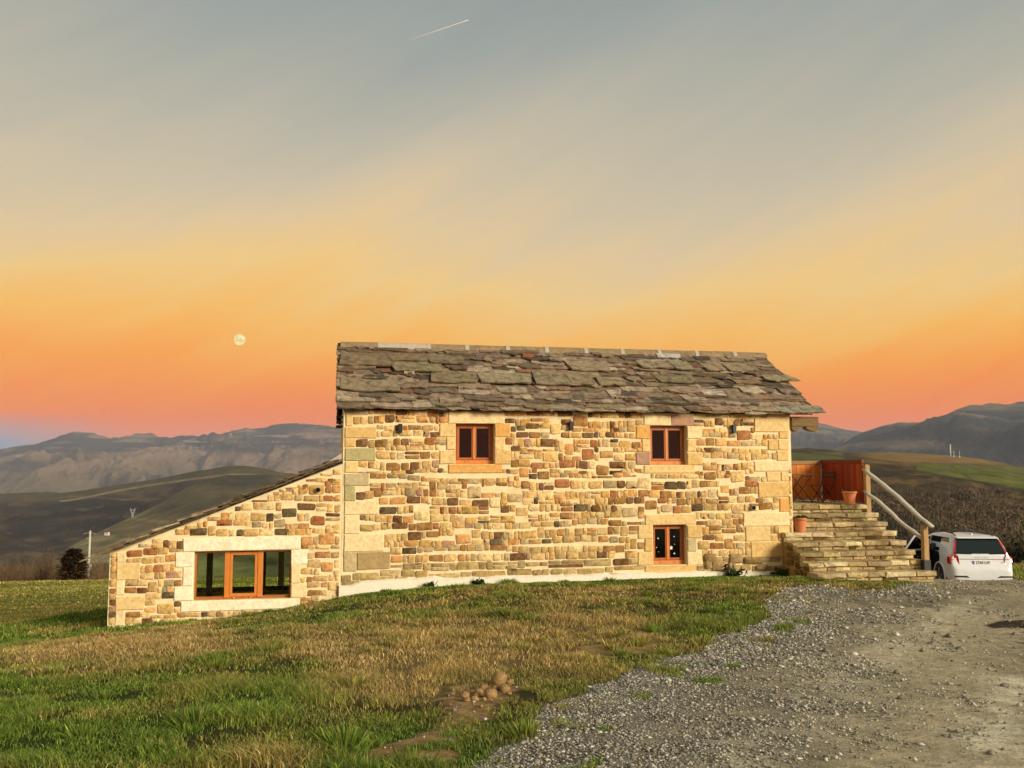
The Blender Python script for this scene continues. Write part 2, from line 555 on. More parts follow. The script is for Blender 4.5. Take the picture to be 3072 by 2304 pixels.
def gz(x, y):
    """height of the ground at x, y (arrays)"""
    x = np.atleast_1d(np.asarray(x, float))
    y = np.atleast_1d(np.asarray(y, float))
    shp = x.shape
    x, y = x.ravel(), y.ravel()
    r = np.hypot(x, y)
    edge = 70.0 - 26.0 * sstep(-2, 10, x / np.maximum(r, 1) * 40)
    k = np.minimum(1.0, edge / np.maximum(r, 1e-6))
    cx, cy = x * k, y * k
    z = np.empty_like(x)
    for i in range(0, len(x), 20000):
        sl = slice(i, i + 20000)
        d2 = (cx[sl, None] - CT[None, :, 0]) ** 2 + (cy[sl, None] - CT[None, :, 1]) ** 2
        z[sl] = _tps_k(d2) @ _W[:_n] + _W[_n] + _W[_n + 1] * cx[sl] + _W[_n + 2] * cy[sl]
    o = np.maximum(0, r - edge)
    z -= np.where(o < 24, 0.009 * o * o, 5.184 + 0.43 * (o - 24))
    z += (fbm(x * .9, y * .9, 3, 3) - .5) * 0.10 * sstep(1.5, 5, np.abs(y - 20) + 3) * np.minimum(1, r / 6) + (fbm(x * .25, y * .25, 5, 2) - .5) * 0.05
    return np.maximum(z, -215 + 20 * fbm(x * .002, y * .002, 9, 3)).reshape(shp)


def hit(px, py):
    """ground point seen at a photograph pixel"""
    u = (px - CX) / F_PX
    v = (CY - py) / F_PX
    d = np.array([u, CP - v * SP, SP + v * CP])
    t = np.linspace(3, 110, 1600)
    P = CAM + d * t[:, None]
    below = P[:, 2] < gz(P[:, 0], P[:, 1])
    i = int(np.argmax(below)) if below.any() else len(t) - 1
    return P[i]


def S(*pts):
    """pixels of a 2212-wide view of the photograph to ground points"""
    return np.array([hit(x * 3072 / 2212, y * 3072 / 2212)[:2] for x, y in pts])


def in_poly(x, y, poly):
    ins = np.zeros(x.shape, bool)
    n = len(poly)
    for i in range(n):
        x0, y0 = poly[i]
        x1, y1 = poly[(i + 1) % n]
        if y0 == y1: continue
        c = ((y0 > y) != (y1 > y)) & (x < (x1 - x0) * (y - y0) / (y1 - y0) + x0)
        ins ^= c
    return ins


def poly_dist(x, y, pl):
    """distance to an open polyline"""
    d = np.full(x.shape, 1e9)
    for (x0, y0), (x1, y1) in zip(pl[:-1], pl[1:]):
        dx, dy = x1 - x0, y1 - y0
        t = np.clip(((x - x0) * dx + (y - y0) * dy) / (dx * dx + dy * dy + 1e-9), 0, 1)
        d = np.minimum(d, np.hypot(x - x0 - t * dx, y - y0 - t * dy))
    return d


EDGE = S((1040, 1655), (1110, 1600), (1165, 1545), (1240, 1492), (1400, 1455), (1480, 1412), (1550, 1378), (1640, 1336), (1655, 1292), (1685, 1270),
         (1775, 1263), (1830, 1276), (1920, 1271), (2000, 1257))
GRAVEL = np.concatenate([[(EDGE[0][0] - .55, 3.0), (EDGE[0][0] - 1.0, -6)][::-1], EDGE, [(11.0, 22.6), (9.6, 24.5), (9.6, 37), (18.6, 37.5), (18.6, 24), (26, 23), (40, 20), (40, -6)]])
EDGE_LINE = np.concatenate([[(EDGE[0][0] - .55, 3.0)], EDGE])
PATH = S((720, 1655), (870, 1600), (960, 1560), (950, 1515), (1030, 1476), (1115, 1490), (1085, 1550), (1010, 1605), (940, 1655))
BARE = S((1215, 1418), (1250, 1400), (1320, 1388), (1420, 1380), (1435, 1392), (1400, 1412), (1300, 1424))
BARE2 = S((1330, 1372), (1400, 1362), (1425, 1370), (1360, 1380))
LUSH_LINE = np.array([loc2w(-14, -1.6)[:2], loc2w(-9, -1.0)[:2], loc2w(-4.7, -.5)[:2], loc2w(0, -.6)[:2], loc2w(5, -.5)[:2], loc2w(10.2, -.6)[:2], loc2w(11, -2.0)[:2], loc2w(13, -2.2)[:2]])
RUT = S((2205, 1470), (2150, 1570), (2110, 1659))
RUT2 = S((2120, 1290), (1900, 1420), (1700, 1560), (1600, 1659))
PUDDLE = S((2125, 1352), (2160, 1344), (2212, 1342), (2300, 1346), (2300, 1360), (2212, 1360), (2150, 1361))


def wob(x, y, amp=.35, f=1.1):
    return x + (fbm(x * f, y * f, 21, 3) - .5) * 2 * amp, y + (fbm(x * f, y * f, 33, 3) - .5) * 2 * amp


HEAP_C = hit(1462, 2072)[:2]


def zones(x, y):
    wx, wy = wob(x, y, .28, 1.6)
    g = in_poly(wx, wy, GRAVEL)
    px_, py_ = wob(x, y, .16, 2.5)
    p = in_poly(px_, py_, PATH)
    p = p | (np.hypot(px_ - HEAP_C[0], (py_ - HEAP_C[1]) * 1.0) < .34)
    b = in_poly(px_, py_, BARE) | in_poly(px_, py_, BARE2)
    wx2, wy2 = (x - C0[0]) * U[0] + (y - C0[1]) * U[1], (x - C0[0]) * V[0] + (y - C0[1]) * V[1]
    h = ((wx2 > -4.65) & (wx2 < 0.05) & (wy2 > 0.02) & (wy2 < 5.0)) | ((wx2 > -.05) & (wx2 < 10.7) & (wy2 > -.12) & (wy2 < 5.2)) | \
        ((wx2 > 10.2) & (wx2 < 13.6) & (wy2 > -1.75) & (wy2 < 4.2))
    return g, p, b, h


def dryness(x, y):
    """0 lush .. 1 straw"""
    px, py = project(np.stack([x, y, gz(x, y)], -1))
    d = 0.37 + 0.55 * (fbm(x * .35, y * .35, 51, 3) - .5) * 2 + 0.5 * (fbm(x * 1.3, y * 1.3, 57, 3) - .5) * 2
    for (cx, cy, rx, ry, a) in ((560, 1925, 520, 55, .75), (250, 1935, 240, 50, .4), (1250, 1960, 420, 100, .55), (1150, 2080, 260, 95, .50), (1750, 1890, 420, 90, .35), (1500, 1990, 300, 90, .35),
                                (1600, 1850, 700, 60, .2), (380, 2130, 330, 120, -.22), (800, 2230, 300, 90, .1), (120, 2240, 260, 90, -.15), (1150, 2200, 280, 70, -.35), (850, 2040, 200, 60, -.15)):
        d = d + a * np.exp(-(((px - cx) / rx) ** 2 + ((py - cy) / ry) ** 2))
    ld = poly_dist(x, y, LUSH_LINE)
    d = d - 1.1 * (1 - sstep(.35, 1.3, ld + (fbm(x * 2, y * 2, 4, 2) - .5) * .6))
    far = (x < -2) & (y > 21)
    bank = (x < -7.9) & (y > 17.9) & (y < 23.4 + (x + 8.3) * .42 + (fbm(x * .9, y * .9, 9, 2) - .5) * 1.2)
    d = np.where(bank, d - .7, d)
    d = np.where(far & ~bank, np.clip(d, .46, .74), d)
    return np.clip(d, 0, 1)


GREEN = np.array([lin(112, 140, 46), lin(96, 130, 42), lin(138, 156, 60), lin(80, 114, 36)])
OLIVE = np.array([lin(140, 138, 62), lin(154, 144, 72), lin(124, 128, 54), lin(170, 154, 86)])
STRAW = np.array([lin(196, 164, 104), lin(216, 186, 126), lin(170, 138, 80), lin(186, 158, 104)])


def grass_col(d, rnd, far):
    i = rnd.integers(0, 4, len(d))
    a, b, c = GREEN[i], OLIVE[i], STRAW[i]
    t = np.clip(d + rnd.normal(0, .20, len(d)), 0, 1)[:, None]
    col = np.where(t < .5, a + (b - a) * (t / .5), b + (c - b) * ((t - .5) / .5))
    return col


def build_ground():
    def axis(a, b, step, far_lo, far_hi, n):
        fine = np.arange(a, b, step)
        lo = a - np.geomspace(step, a - far_lo, n)[::-1]
        hi = fine[-1] + np.geomspace(step, far_hi - fine[-1], n)
        return np.concatenate([lo, fine, hi])
    xs = axis(-20, 20, .11, -11500, 11500, 60)
    ys = axis(2.5, 38, .10, -9000, 11500, 60)
    X, Y = np.meshgrid(xs, ys)
    x, y = X.ravel(), Y.ravel()
    z = gz(x, y)
    g, p, b, h = zones(x, y)
    d = dryness(x, y)
    near = (np.abs(x) < 80) & (y < 80) & (y > -40)
    soil = np.array(lin(74, 62, 34))
    soil_dry = np.array(lin(122, 104, 62))
    soil_green = np.array(lin(56, 68, 24))
    t = d[:, None]
    tint = np.where(t < .5, soil_green + (soil - soil_green) * t * 2, soil + (soil_dry - soil) * (t - .5) * 2)
    # mown field beyond the bank
    fld = sstep(20, 24, y) * (x < 4)
    n = fbm(x * .3, y * 1.3, 71, 4)
    fcol = np.array(lin(112, 112, 44)) + (np.array(lin(150, 134, 66)) - np.array(lin(112, 112, 44))) * sstep(.4, .7, n)[:, None]
    fcol = np.where((d < .12)[:, None], np.array(lin(58, 78, 24)), fcol)
    tint = tint + (fcol - tint) * fld[:, None]
    de = poly_dist(x, y, EDGE_LINE)
    gcol = np.array(lin(132, 123, 106)); pcol = np.array(lin(160, 146, 117)); dust = np.array(lin(188, 172, 138))
    pk = np.maximum(sstep(.5, 2.0, de + (fbm(x * .8, y * .8, 61, 4) - .5) * 2.6), sstep(8.3, 9.8, x) * (y > 17.5))[:, None]
    mott = fbm(x * .55, y * .22, 66, 4)
    gc = gcol + (pcol - gcol) * pk
    gc = gc + (dust - gc) * (sstep(.46, .66, mott) * .8)[:, None] * pk
    gc = gc + (np.array(lin(112, 104, 86)) - gc) * (sstep(.56, .7, fbm(x * 1.1, y * .4, 91, 4)) * .75)[:, None] * pk
    rut = np.maximum(np.exp(-(poly_dist(x, y, RUT) / .22) ** 2), .45 * np.exp(-(poly_dist(x, y, RUT2) / .25) ** 2))
    gc = gc + (np.array(lin(224, 210, 178)) - gc) * (rut * sstep(.3, .6, fbm(x * 4, y * 2, 77, 3)))[:, None]
    wet = in_poly(*wob(x, y, .12, 2.0), PUDDLE)
    gc = np.where(wet[:, None], np.array(lin(66, 56, 40)), gc)
    crest = np.exp(-((y - 22.4 - (x - 12) * .05) / .5) ** 2) * (x > 10.3)
    gc = gc + (np.array(lin(236, 222, 190)) - gc) * (crest * .95)[:, None]
    tint = np.where(g[:, None], gc, tint)
    dirt = np.array(lin(126, 94, 56)) + (np.array(lin(176, 142, 94)) - np.array(lin(126, 94, 56))) * sstep(.3, .7, fbm(x * 7, y * 7, 81, 4))[:, None]
    tint = np.where((p & ~g)[:, None], dirt, tint)
    bare = np.array(lin(176, 144, 92)) + (np.array(lin(140, 116, 66)) - np.array(lin(176, 144, 92))) * sstep(.45, .6, fbm(x * 4, y * 4, 83, 3))[:, None]
    tint = np.where((b & ~g)[:, None], bare, tint)
    farm = (~near)[:, None]
    tint = np.where(farm, np.array(lin(64, 56, 38)), tint)
    z = z + np.where(g & near, (fbm(x * 6, y * 6, 15, 3) - .5) * .035, 0)
    nx, ny = len(xs), len(ys)
    idx = np.arange(nx * ny).reshape(ny, nx)
    q = np.stack([idx[:-1, :-1], idx[:-1, 1:], idx[1:, 1:], idx[1:, :-1]], -1).reshape(-1, 4)
    o = big_mesh('ground', np.stack([x, y, z], -1), [q], M['ground'], tint, True)
    tag(o, kind='structure')


build_ground()


# ------------------------------------------------------------------ hills and mountains
def land(name, crest, D, r0, zb, amp, wl, prof, tintf, back, mat, nx=260, nr=70, seed=1, kind='structure', crest_n=0.0, tone=1.0):
    crest = np.array(crest, float)
    px = np.linspace(crest[0, 0], crest[-1, 0], nx)
    py = np.interp(px, crest[:, 0], crest[:, 1])
    py = py + (fbm(px * .05, px * 0, seed + 5, 5) - .5) * crest_n
    Dv = np.array([D(a) for a in px]) if callable(D) else np.full(nx, float(D))
    r0v = np.array([r0(a) for a in px]) if callable(r0) else np.full(nx, float(r0))
    P = np.array([unproj(a, b, d) for a, b, d in zip(px, py, Dv)])
    t = np.concatenate([np.linspace(0, 1, nr), 1 + np.linspace(0, 1, 14)[1:] ** 1.2])
    T, I = np.meshgrid(t, np.arange(nx), indexing='ij')
    rr = r0v / Dv
    fr = np.where(T <= 1, rr[I] + (1 - rr[I]) * T, 1 + (T - 1) * back / Dv[I])
    X, Y = P[I, 0] * fr, P[I, 1] * fr
    zc = P[I, 2]
    Z = np.where(T <= 1, zb + (zc - zb) * prof(np.clip(T, 0, 1), px[I]), zc + (zb - zc) * (T - 1) ** 1.5)
    wx = X + (fbm(X / wl, Y / wl, seed + 40, 3) - .5) * wl
    wy = Y + (fbm(X / wl, Y / wl, seed + 41, 3) - .5) * wl
    n = ridged(wx / wl, wy / wl, seed, 5, .5) - .45
    win = np.where(T <= 1, np.sin(np.pi * np.clip(T, 0, 1) ** .8) ** .7, 0.3)
    win = win * np.where(T <= 1, 1 - .97 * sstep(.66, .93, T), 1)
    n2 = ridged(wx / wl * 3.7, wy / wl * 3.7, seed + 70, 4, .55) - .45
    Z = Z + (n + n2 * .28) * amp * win
    n = n + n2 * .35
    x, y, z = X.ravel(), Y.ravel(), Z.ravel()
    qx, qy = project(np.stack([x, y, z], -1))
    gx = np.gradient(Z, axis=1).ravel()
    tint = tintf(qx, qy, T.ravel(), n.ravel(), x, y, z) * tone
    h, wd_ = T.shape
    idx = np.arange(h * wd_).reshape(h, wd_)
    q = np.stack([idx[:-1, :-1], idx[:-1, 1:], idx[1:, 1:], idx[1:, :-1]], -1).reshape(-1, 4)
    o = big_mesh(name, np.stack([x, y, z], -1), [q], mat, tint, True)
    return tag(o, kind=kind)


def cmix(a, b, k):
    a = np.asarray(a, float); b = np.asarray(b, float)
    return a + (b - a) * np.clip(k, 0, 1)[..., None]


def tint_far(qx, qy, t, n, x, y, z):
    rock = np.array(lin(186, 160, 134)); grass_ = np.array(lin(150, 134, 96)); scrub = np.array(lin(84, 82, 80)); pale = np.array(lin(226, 208, 178)); dk = np.array(lin(58, 62, 74))
    c = cmix(np.broadcast_to(rock, (len(x), 3)), grass_, sstep(.4, .62, fbm(x / 700, z / 160, 5, 4)))
    c = cmix(c, scrub, sstep(.45, .58, fbm(x / 520, z / 90 + x / 900, 6, 6)) * .9)
    c = cmix(c, dk, sstep(.06, -.22, n) * .8)  # blue-grey shade painted into the gullies
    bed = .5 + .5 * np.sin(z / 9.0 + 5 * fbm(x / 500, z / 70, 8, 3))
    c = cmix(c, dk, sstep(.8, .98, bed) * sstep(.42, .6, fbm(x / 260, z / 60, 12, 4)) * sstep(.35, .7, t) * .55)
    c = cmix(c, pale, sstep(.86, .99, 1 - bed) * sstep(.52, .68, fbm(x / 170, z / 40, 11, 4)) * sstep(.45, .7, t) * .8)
    c = cmix(c, pale, sstep(.34, .66, n) * .5)  # spur crests tinted paler to stand for light on them
    return c


MTN_W = [(-1900, 1440), (-1650, 1385), (-1350, 1340), (-1100, 1352), (-850, 1318), (-620, 1335), (-420, 1322), (-230, 1345), (-100, 1352), (0, 1347), (60, 1338), (95, 1333), (112, 1332), (140, 1322), (176, 1309), (222, 1294), (245, 1294), (273, 1298), (333, 1317), (345, 1317), (403, 1303), (449, 1302), (472, 1311), (509, 1313),
         (546, 1306), (575, 1306), (597, 1309), (606, 1303), (616, 1302), (622, 1306), (632, 1299), (643, 1297), (652, 1303), (667, 1303), (678, 1296), (686, 1297), (694, 1294), (712, 1290), (730, 1287), (741, 1284), (752, 1287), (764, 1286), (796, 1284), (819, 1275), (860, 1271), (893, 1269), (949, 1274), (1018, 1282),
         (1100, 1292), (1250, 1330), (1450, 1370), (1700, 1390)]
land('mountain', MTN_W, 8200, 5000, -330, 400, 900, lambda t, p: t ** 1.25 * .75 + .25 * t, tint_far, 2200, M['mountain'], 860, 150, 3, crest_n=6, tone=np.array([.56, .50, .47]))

MTN_E1 = [(1500, 1330), (1900, 1290), (2150, 1268), (2300, 1262), (2366, 1264), (2453, 1267), (2496, 1278), (2540, 1290), (2583, 1295), (2620, 1303), (2760, 1330), (3000, 1360)]


def tint_e(qx, qy, t, n, x, y, z):
    a = np.array(lin(104, 100, 84)); b = np.array(lin(146, 128, 98)); d = np.array(lin(66, 68, 66))
    c = cmix(np.broadcast_to(a, (len(x), 3)), b, sstep(.45, .62, fbm(x / 420, z / 60, 15, 5)))
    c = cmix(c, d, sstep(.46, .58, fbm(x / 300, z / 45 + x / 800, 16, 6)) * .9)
    c = cmix(c, d, sstep(.05, -.2, n) * .6)  # gully shade put into the tint
    return cmix(c, b, sstep(.3, .5, n) * .5)  # light on the spurs painted as a paler tint


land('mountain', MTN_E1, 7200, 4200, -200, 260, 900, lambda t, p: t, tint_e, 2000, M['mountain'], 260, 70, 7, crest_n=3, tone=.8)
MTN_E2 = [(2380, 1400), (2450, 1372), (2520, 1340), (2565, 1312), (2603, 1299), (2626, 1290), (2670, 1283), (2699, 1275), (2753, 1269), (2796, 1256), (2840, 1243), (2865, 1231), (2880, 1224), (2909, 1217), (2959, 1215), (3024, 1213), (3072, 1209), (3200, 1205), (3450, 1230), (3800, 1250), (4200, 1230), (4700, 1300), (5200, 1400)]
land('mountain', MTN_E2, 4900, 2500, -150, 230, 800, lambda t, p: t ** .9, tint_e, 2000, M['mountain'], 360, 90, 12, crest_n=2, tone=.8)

# dark hill on the left, with a worn track along its brow
HILL_W = [(-2400, 1560), (-1900, 1500), (-1400, 1470), (-1000, 1492), (-600, 1470), (-250, 1480), (0, 1482), (69, 1478), (130, 1478), (185, 1478), (255, 1471), (324, 1459), (417, 1445), (509, 1429), (579, 1415), (648, 1404), (694, 1397), (741, 1398), (787, 1404), (847, 1418), (880, 1420), (1000, 1440), (1200, 1470), (1500, 1540), (1900, 1640)]


def tint_w(qx, qy, t, n, x, y, z):
    a = np.array(lin(92, 74, 46)); b = np.array(lin(134, 112, 68)); d = np.array(lin(56, 46, 34)); g = np.array(lin(120, 108, 64))
    c = cmix(np.broadcast_to(a, (len(x), 3)), d, sstep(.42, .6, fbm(x / 150, z / 26, 25, 5)))
    c = cmix(c, b, sstep(.55, .68, fbm(x / 90, z / 12, 26, 5)) * .7)
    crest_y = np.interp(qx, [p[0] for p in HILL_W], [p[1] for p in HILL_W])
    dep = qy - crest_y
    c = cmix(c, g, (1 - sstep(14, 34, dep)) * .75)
    # paler pasture shoulder running down from the summit
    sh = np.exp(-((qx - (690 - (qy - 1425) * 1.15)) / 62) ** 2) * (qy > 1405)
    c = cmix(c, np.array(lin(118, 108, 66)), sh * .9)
    trk = np.exp(-((dep - 21 - 5 * np.sin(qx / 90)) / 2.2) ** 2) * (qx > 180) * (qx < 900)
    c = cmix(c, np.array(lin(214, 186, 130)), trk * .9)
    t2 = np.exp(-((qy - (1488 + .02 * qx + 3 * np.sin(qx / 50))) / 1.5) ** 2) * (qx > 200) * (qx < 480)
    c = cmix(c, np.array(lin(170, 140, 96)), t2 * .7)
    rid = np.exp(-(((qx - 300) / 50) ** 2 + ((qy - 1550) / 5) ** 2)) + np.exp(-(((qx - 115) / 16) ** 2 + ((qy - 1620) / 4) ** 2))
    return cmix(c, np.array(lin(132, 100, 66)), rid * .8)


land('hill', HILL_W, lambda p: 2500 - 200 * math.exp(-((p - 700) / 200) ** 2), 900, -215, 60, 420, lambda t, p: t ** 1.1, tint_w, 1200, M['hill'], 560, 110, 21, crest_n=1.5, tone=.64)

# paler spur in front of it, the shoulder that carries the pylon
SPUR = [(-100, 1850), (60, 1770), (150, 1715), (222, 1647), (276, 1612), (330, 1585), (360, 1568), (385, 1557), (400, 1551), (430, 1535), (480, 1510), (530, 1480), (580, 1455), (620, 1438), (680, 1425), (800, 1424), (1000, 1450), (1300, 1520), (1600, 1620)]


def tint_s(qx, qy, t, n, x, y, z):
    a = np.array(lin(150, 138, 92)); b = np.array(lin(118, 102, 64)); p = np.array(lin(178, 166, 112)); d = np.array(lin(66, 58, 40))
    c = cmix(np.broadcast_to(a, (len(x), 3)), b, sstep(.4, .62, fbm(x / 160, y / 100, 35, 4)))
    up = sstep(1560, 1520, qy)
    c = cmix(c, cmix(np.broadcast_to(np.array(lin(104, 94, 58)), c.shape), d, sstep(.42, .62, fbm(x / 200, y / 200, 36, 4)) * .8), up)
    c = cmix(c, p, sstep(1568, 1590, qy) * sstep(.38, .6, fbm(x / 120, y / 60, 37, 3)) * .8)
    trk = np.exp(-((qy - (1556 + (qx - 404) * .12)) / 1.8) ** 2) * (qx > 400) * (qx < 520)
    c = cmix(c, np.array(lin(176, 158, 110)), trk * .8)
    hedge = np.exp(-((qy - (1596 + .18 * (qx - 310) + 3 * np.sin(qx / 14))) / 2.2) ** 2) * (qx > 300)
    return cmix(c, np.array(lin(60, 54, 34)), hedge * .8)


land('hill', SPUR, lambda p: 1500 + 1.1 * min(max(p - 200, 0), 500) if p > 200 else 1500 - 1.2 * (200 - p), lambda p: 800, -205, 18, 300, lambda t, p: t ** .85, tint_s, 700, M['hill'], 240, 70, 31, tone=.95)

# right-hand hillside: brown top, green meadows, scrub, woods below
HILL_E = [(1050, 1480), (1300, 1430), (1600, 1385), (2000, 1354), (2250, 1346), (2366, 1346), (2417, 1345), (2489, 1348), (2561, 1357), (2670, 1357), (2778, 1361), (2869, 1368), (2941, 1377), (3006, 1388), (3040, 1396), (3072, 1399), (3250, 1420), (3700, 1440), (4200, 1400), (4800, 1450), (5400, 1500)]


def tint_he(qx, qy, t, n, x, y, z):
    scr = np.array(lin(88, 72, 46)); scr2 = np.array(lin(122, 98, 62)); dk = np.array(lin(60, 54, 36)); brown = np.array(lin(158, 126, 74)); grn = np.array(lin(106, 112, 48)); grn2 = np.array(lin(126, 124, 62))
    az_, lr = np.arctan2(x, y) * 26, np.log(np.hypot(x, y)) * 9
    c = cmix(np.broadcast_to(scr, (len(x), 3)), scr2, sstep(.46, .66, fbm(az_ * 2, lr * 1.6, 45, 5)))
    c = cmix(c, dk, sstep(.46, .62, fbm(az_ * 3, lr * 3, 46, 5)) * .8)
    top = sstep(1400 + (qx - 2680) * .02, 1382, qy) * sstep(2540, 2640, qx)
    c = cmix(c, brown, top)
    wl = fbm(x / 90, y / 90, 47, 3) * 16 - 8
    # green meadow right: below the brown brow down to a sloping hedge
    m1 = (qx > 2745 + (qy - 1395) * .2) & (qy > 1391 + (qx - 2745) * .03 + wl * .3) & (qy < 1414 + (qx - 2745) * .17 + wl * .4)
    c = np.where(m1[:, None], cmix(np.broadcast_to(grn, c.shape), grn2, sstep(.4, .6, fbm(x / 60, y / 30, 48, 4))), c)
    hed = np.exp(-((qy - (1396 + (qx - 2850) * .66)) / 1.6) ** 2) * (qx > 2848) * (qx < 2960)
    c = cmix(c, dk, hed * .9 * m1)
    hed2 = np.exp(-((qy - (1412 + (qx - 2745) * .18)) / 2.5) ** 2) * (qx > 2745)
    c = cmix(c, dk, hed2 * .9)
    m2 = (qx < 2530) & (qy > 1357) & (qy < 1382 - (2366 - qx) * .0)
    c = np.where(m2[:, None], cmix(np.broadcast_to(np.array(lin(112, 110, 62)), c.shape), grn, sstep(.4, .6, fbm(x / 80, y / 30, 49, 3))), c)
    l2 = np.exp(-((qy - (1352 + (qx - 2370) * .11)) / 2.5) ** 2) * (qx < 2700)
    c = cmix(c, np.array(lin(70, 62, 40)), l2 * .8)
    # clearing by the farm cottages
    cl = np.exp(-(((qx - 2790) / 110) ** 2 + ((qy - 1570) / 18) ** 2))
    c = cmix(c, np.array(lin(126, 118, 74)), cl * .8)
    wood = sstep(1505, 1540, qy + wl * 1.2) * (1 - cl)
    return cmix(c, np.array(lin(62, 54, 38)), wood * .8)


land('hill', HILL_E, lambda p: 1500, lambda p: 160, -42, 9, 190, lambda t, p: t ** .75, tint_he, 900, M['hill'], 520, 200, 41, crest_n=1.5, tone=.80)


# haze in the valley air
mh, th_ = new_mat('haze_air')
pv = th_.n('ShaderNodeVolumePrincipled', {'Color': (0.74, 0.82, 1.0), 'Density': 0.000055, 'Anisotropy': 0.0})
th_.n('ShaderNodeOutputMaterial', {'Volume': pv.outputs[0]})
hz = MB().box(-11800, 11800, -9200, 11800, -260, 430).build('haze', mh)
tag(hz, kind='stuff')
# ------------------------------------------------------------------ stones
PAL = {'D': (112, 76, 44), 'K': (90, 74, 52), 'B': (162, 116, 64), 'O': (212, 154, 92), 'R': (172, 110, 64), 'P': (184, 138, 110), 'G': (168, 148, 106), 'T': (206, 166, 104)}
BASE = [(232, 192, 128), (216, 174, 110), (240, 208, 150), (206, 166, 106), (226, 184, 120), (212, 168, 98), (238, 196, 128), (198, 164, 112), (228, 178, 108), (206, 178, 130), (236, 200, 140)]


def stone_geo(w, h, d, rnd=0.42, n=10, jit=0.12, flat=0.5):
    """a rounded rubble stone: outline in x-z, bulging towards -y; 50 triangles"""
    ring = []
    J = lambda k: random.uniform(-jit, jit) * k
    for cx, cz in ((1, 1), (-1, 1), (-1, -1), (1, -1)):
        r = min(w, h) * random.uniform(.06, .16 + .26 * rnd)
        r2 = r * random.uniform(.7, 1.6)
        qx, qz = cx * w / 2 * (1 - abs(J(.5))), cz * h / 2 * (1 - abs(J(.9)))
        p = [(qx, qz - cz * r), (qx - cx * r * .32, qz - cz * r * .3), (qx - cx * r2, qz)]
        p = [p[0], p[1], p[2]] if cx * cz > 0 else [p[2], p[1], p[0]]
        ring += p
    n = len(ring)
    ring = [(x + J(.25) * min(w, h), z + J(.35) * h) for x, z in ring]
    ins = min(w, h) * random.uniform(.05, .10)
    vs = [(x, 0.012, z) for x, z in ring]
    vs += [(x * (1 - .25 * ins / w), -d * random.uniform(.55, .75), z * (1 - .25 * ins / h)) for x, z in ring]
    tx, tz = random.uniform(-.25, .25), random.uniform(-.25, .25)
    vs += [(x * (1 - 2 * ins / w), -d * (random.uniform(.9, 1.1) + tx * x / w + tz * z / h), z * (1 - 2 * ins / h)) for x, z in ring]
    vs.append((random.uniform(-.15, .15) * w, -d * random.uniform(.95, 1.25), random.uniform(-.1, .1) * h))
    fs = []
    for a in range(2):
        for k in range(n):
            k2 = (k + 1) % n
            fs.append((a * n + k, a * n + k2, (a + 1) * n + k2, (a + 1) * n + k))
    fs += [(2 * n + k, 2 * n + (k + 1) % n, 3 * n) for k in range(n)]
    return vs, fs


def block_geo(w, h, d, jit=.008):
    """dressed block with a chamfer, slightly uneven face"""
    c = .012
    xs, zs = w / 2, h / 2
    o = [(-xs, -zs), (xs, -zs), (xs, zs), (-xs, zs)]
    J = lambda: random.uniform(-jit, jit)
    ring = [(x + J(), z + J()) for x, z in o]
    vs = [(x, .012, z) for x, z in ring] + [(x, -d + c * .7, z) for x, z in ring] + [(x - math.copysign(c, x), -d + J() * .3, z - math.copysign(c, z)) for x, z in ring]
    vs.append((0, -d + J() * .5, 0))
    fs = []
    for a in range(2):
        for k in range(4):
            k2 = (k + 1) % 4
            fs.append((a * 4 + k, a * 4 + k2, a * 4 + 4 + k2, a * 4 + 4 + k))
    fs += [(8 + k, 8 + (k + 1) % 4, 12) for k in range(4)]
    return vs, fs


def jcol(c, a=10):
    k = random.uniform(-a, a)
    return lin(*[min(250, max(5, v + k + random.uniform(-a, a) * .2)) for v in c])


def place_block(name, parent, s0, s1, z0, z1, col, d=.035, gap=.012, jit=.008):
    w_, h_ = s1 - s0 - gap, z1 - z0 - gap
    vs, fs = block_geo(w_, h_, d, jit)
    return mesh_obj(name, vs, fs, M['ashlar'], parent, ((s0 + s1) / 2, 0, (z0 + z1) / 2), False, lin(*col) if max(col) > 1 else col)


class Zoom:
    """facade coordinates from a crop of the photograph: crop origin and source pixels per crop pixel"""
    def __init__(s, x0, y0, k): s.x0, s.y0, s.k = x0, y0, k

    def __call__(s, x, y): return fac(s.x0 + x * s.k, s.y0 + y * s.k)

    def rect(s, x0, x1, y0, y1):
        a, b = s(x0, (y0 + y1) / 2), s(x1, (y0 + y1) / 2)
        m = (x0 + x1) / 2
        return a[0], b[0], s(m, y1)[1], s(m, y0)[1]


Z1, Z2, Z4 = Zoom(960, 980, 800 / 1659), Zoom(1700, 980, 800 / 1659), Zoom(300, 1350, 800 / 2212)

house = empty('farmhouse', (C0[0], C0[1], 0), TH, 'two storey stone farmhouse with a stone slab roof and small wooden windows', 'house')
annex = empty('lean_to', (*loc2w(0, 0)[:2], 0), TH, 'low stone lean-to with a sloping roof and wide three part window', 'lean-to')

# openings ------------------------------------------------------------------------------------------------
OP = {1: Z1.rect(843, 1085, 603, 855), 2: Z2.rect(520, 748, 616, 860), 3: Z2.rect(538, 748, 1233, 1482)}
OPA = Z4.rect(777, 1583, 836, 1240)
TOP = 4.02                                   # wall top under the eave


